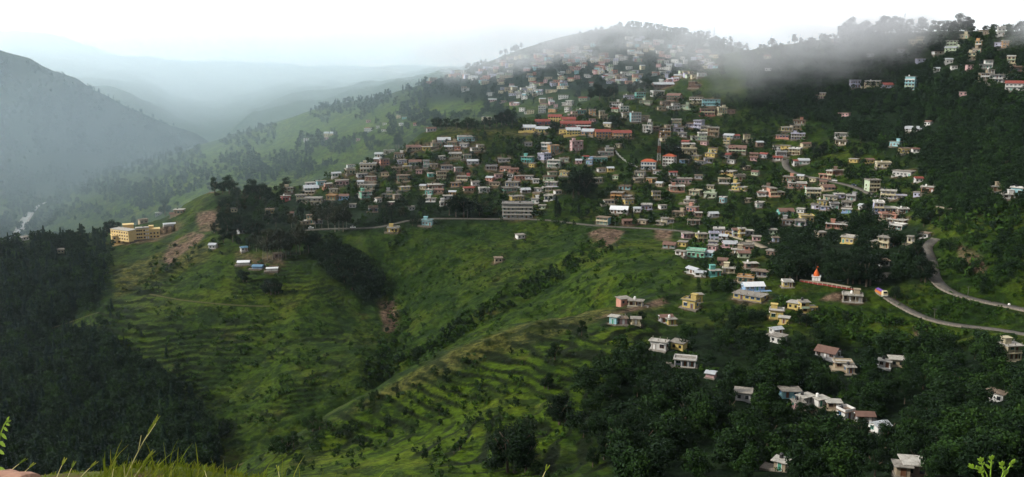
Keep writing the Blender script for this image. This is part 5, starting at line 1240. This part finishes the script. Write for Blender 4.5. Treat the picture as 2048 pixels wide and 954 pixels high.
# ------------------------------------------------------------------ sky, sun, air
SUN_AZ, SUN_EL = math.radians(-105), math.radians(36)     # sun direction: to the left of the view, measured from +Y towards +X
w = bpy.data.worlds.new('World'); SC.world = w; w.use_nodes = True
nt = w.node_tree; bg = nt.nodes['Background']
sky = node(nt, 'ShaderNodeTexSky', sky_type='NISHITA'); sky.sun_disc = False
sky.sun_elevation = SUN_EL; sky.sun_rotation = SUN_AZ; sky.dust_density = 4; sky.air_density = 1
tc = node(nt, 'ShaderNodeTexCoord'); mp = node(nt, 'ShaderNodeMapping'); mp.inputs['Scale'].default_value = (1, 1, 2.2)
nt.links.new(tc.outputs['Generated'], mp.inputs['Vector'])
cn = noise_tex(nt, 3.2, 7, .55, vec=mp.outputs['Vector'])
cloud = ramp(nt, cn.outputs['Fac'], [(.34, (4.6,4.8,5.2)), (.5, (7.6,7.7,7.9)), (.62, (11,11,11))]).outputs['Color']
# brighter towards the open valley, greyer over the hill town, dimmed overhead to shape the light
dv = node(nt, 'ShaderNodeVectorMath', operation='DOT_PRODUCT'); nt.links.new(tc.outputs['Generated'], dv.inputs[0])
dv.inputs[1].default_value = Vector((-.42, .86, -.28)).normalized()
br = node(nt, 'ShaderNodeMapRange'); br.inputs[1].default_value = -1; br.inputs[2].default_value = 1
nt.links.new(dv.outputs['Value'], br.inputs[0])
g_ = lambda k: (k/5, k/5, k/5)
rp = ramp(nt, br.outputs[0], [(.35, g_(.42)), (.72, g_(.95)), (.80, g_(1.3)), (.90, g_(3.2)), (.97, g_(5.0))])
ms = node(nt, 'ShaderNodeMath', operation='MULTIPLY'); nt.links.new(rp.outputs['Color'], ms.inputs[0]); ms.inputs[1].default_value = 5.0
vm = node(nt, 'ShaderNodeVectorMath', operation='SCALE'); nt.links.new(cloud, vm.inputs[0]); nt.links.new(ms.outputs[0], vm.inputs['Scale'])
out = mixc(nt, .93, sky.outputs['Color'], vm.outputs[0])
nt.links.new(out, bg.inputs['Color']); bg.inputs['Strength'].default_value = .1
sd = bpy.data.lights.new('sun', 'SUN'); sun = bpy.data.objects.new('sun', sd); C.objects.link(sun)
sd.energy = 3.0; sd.angle = math.radians(4); sd.color = (1.0, .95, .86)
dirv = Vector((math.sin(SUN_AZ) * math.cos(SUN_EL), math.cos(SUN_AZ) * math.cos(SUN_EL), math.sin(SUN_EL)))
sun.rotation_euler = dirv.to_track_quat('Z', 'Y').to_euler()
vs = SC.view_settings; vs.view_transform = 'Standard'; vs.look = 'None'; vs.exposure = EXPOSURE; vs.gamma = 1; vs.use_curve_mapping = False
def box_mesh(name, lo, hi):
    me = bpy.data.meshes.new(name)
    vv = [(x, y, z) for x in (lo[0], hi[0]) for y in (lo[1], hi[1]) for z in (lo[2], hi[2])]
    me.from_pydata(vv, [], [(0,1,3,2),(4,6,7,5),(0,4,5,1),(2,3,7,6),(0,2,6,4),(1,5,7,3)])
    return me
zlo = float(GZ.min()) - 1
hz = bpy.data.objects.new('haze', box_mesh('haze', (-14500, -60, zlo), (14500, 16100, max(float(GZ.max()) + 30, 130)))); C.objects.link(hz); hz['kind'] = 'stuff'
hm = bpy.data.materials.new('haze_air'); hm.use_nodes = True; nt = hm.node_tree; nt.nodes.clear()
pv = node(nt, 'ShaderNodeVolumePrincipled'); om = node(nt, 'ShaderNodeOutputMaterial'); nt.links.new(pv.outputs[0], om.inputs['Volume'])
pv.inputs['Color'].default_value = (.74, .91, 1.0, 1); pv.inputs['Density'].default_value = HAZE; pv.inputs['Anisotropy'].default_value = .6
hz.data.materials.append(hm)
# drifting mist: soft banks of cloud lying against the hilltops
def mist(name, u, v, Y, half, dens, label_seed, scale=.012, thr=.42, tint=(.90, .97, 1.0)):
    a, e = ray(u, v); c = (float(a) * Y, Y, float(e) * Y)
    me = box_mesh(name, (-half[0], -half[1], -half[2]), half)
    o = bpy.data.objects.new(name, me); C.objects.link(o); o.location = c; o['kind'] = 'stuff'
    mm = bpy.data.materials.new(name); mm.use_nodes = True; nt = mm.node_tree; nt.nodes.clear()
    pv = node(nt, 'ShaderNodeVolumePrincipled'); om = node(nt, 'ShaderNodeOutputMaterial'); nt.links.new(pv.outputs[0], om.inputs['Volume'])
    vl = name.startswith('valley'); pv.inputs['Color'].default_value = (*tint, 1) if vl else (.97, .98, 1.0, 1); pv.inputs['Anisotropy'].default_value = .7 if vl else .6
    tc = node(nt, 'ShaderNodeTexCoord')
    mp = node(nt, 'ShaderNodeMapping'); mp.inputs['Location'].default_value = (label_seed, 0, 0); mp.inputs['Scale'].default_value = (1,1,1) if name.startswith('valley') else (1.1, 1.5, 2.4); nt.links.new(tc.outputs['Object'], mp.inputs['Vector'])
    n = noise_tex(nt, scale, 6, .62, vec=mp.outputs['Vector'])
    sc = node(nt, 'ShaderNodeVectorMath', operation='MULTIPLY'); nt.links.new(tc.outputs['Object'], sc.inputs[0]); sc.inputs[1].default_value = tuple(1/h for h in half)
    ln = node(nt, 'ShaderNodeVectorMath', operation='LENGTH'); nt.links.new(sc.outputs[0], ln.inputs[0])
    fo = node(nt, 'ShaderNodeMapRange', interpolation_type='SMOOTHSTEP'); nt.links.new(ln.outputs['Value'], fo.inputs[0])
    fo.inputs[1].default_value = .25; fo.inputs[2].default_value = 1.0; fo.inputs[3].default_value = 1; fo.inputs[4].default_value = 0
    # wisps: noise cut by a level that rises towards the edge of the bank
    sb = node(nt, 'ShaderNodeMath', operation='MULTIPLY_ADD'); nt.links.new(fo.outputs[0], sb.inputs[0]); sb.inputs[1].default_value = .22; nt.links.new(n.outputs['Fac'], sb.inputs[2])
    mr = node(nt, 'ShaderNodeMapRange', interpolation_type='SMOOTHSTEP'); nt.links.new(sb.outputs[0], mr.inputs[0])
    mr.inputs[1].default_value = thr + .12; mr.inputs[2].default_value = thr + .36; mr.inputs[3].default_value = 0; mr.inputs[4].default_value = dens
    ml = node(nt, 'ShaderNodeMath', operation='MULTIPLY'); nt.links.new(mr.outputs[0], ml.inputs[0]); nt.links.new(fo.outputs[0], ml.inputs[1])
    nt.links.new(ml.outputs[0], pv.inputs['Density'])
    me.materials.append(mm)
    return o
for a in MISTS:
    m_ = mist(*a)
SC.cycles.volume_bounces = 5; SC.cycles.max_bounces = 6; SC.cycles.diffuse_bounces = 2
SC.cycles.volume_step_rate = 2.0; SC.cycles.volume_max_steps = 64
SC.cycles.use_denoising = True; SC.cycles.use_adaptive_sampling = True; SC.cycles.adaptive_threshold = .02
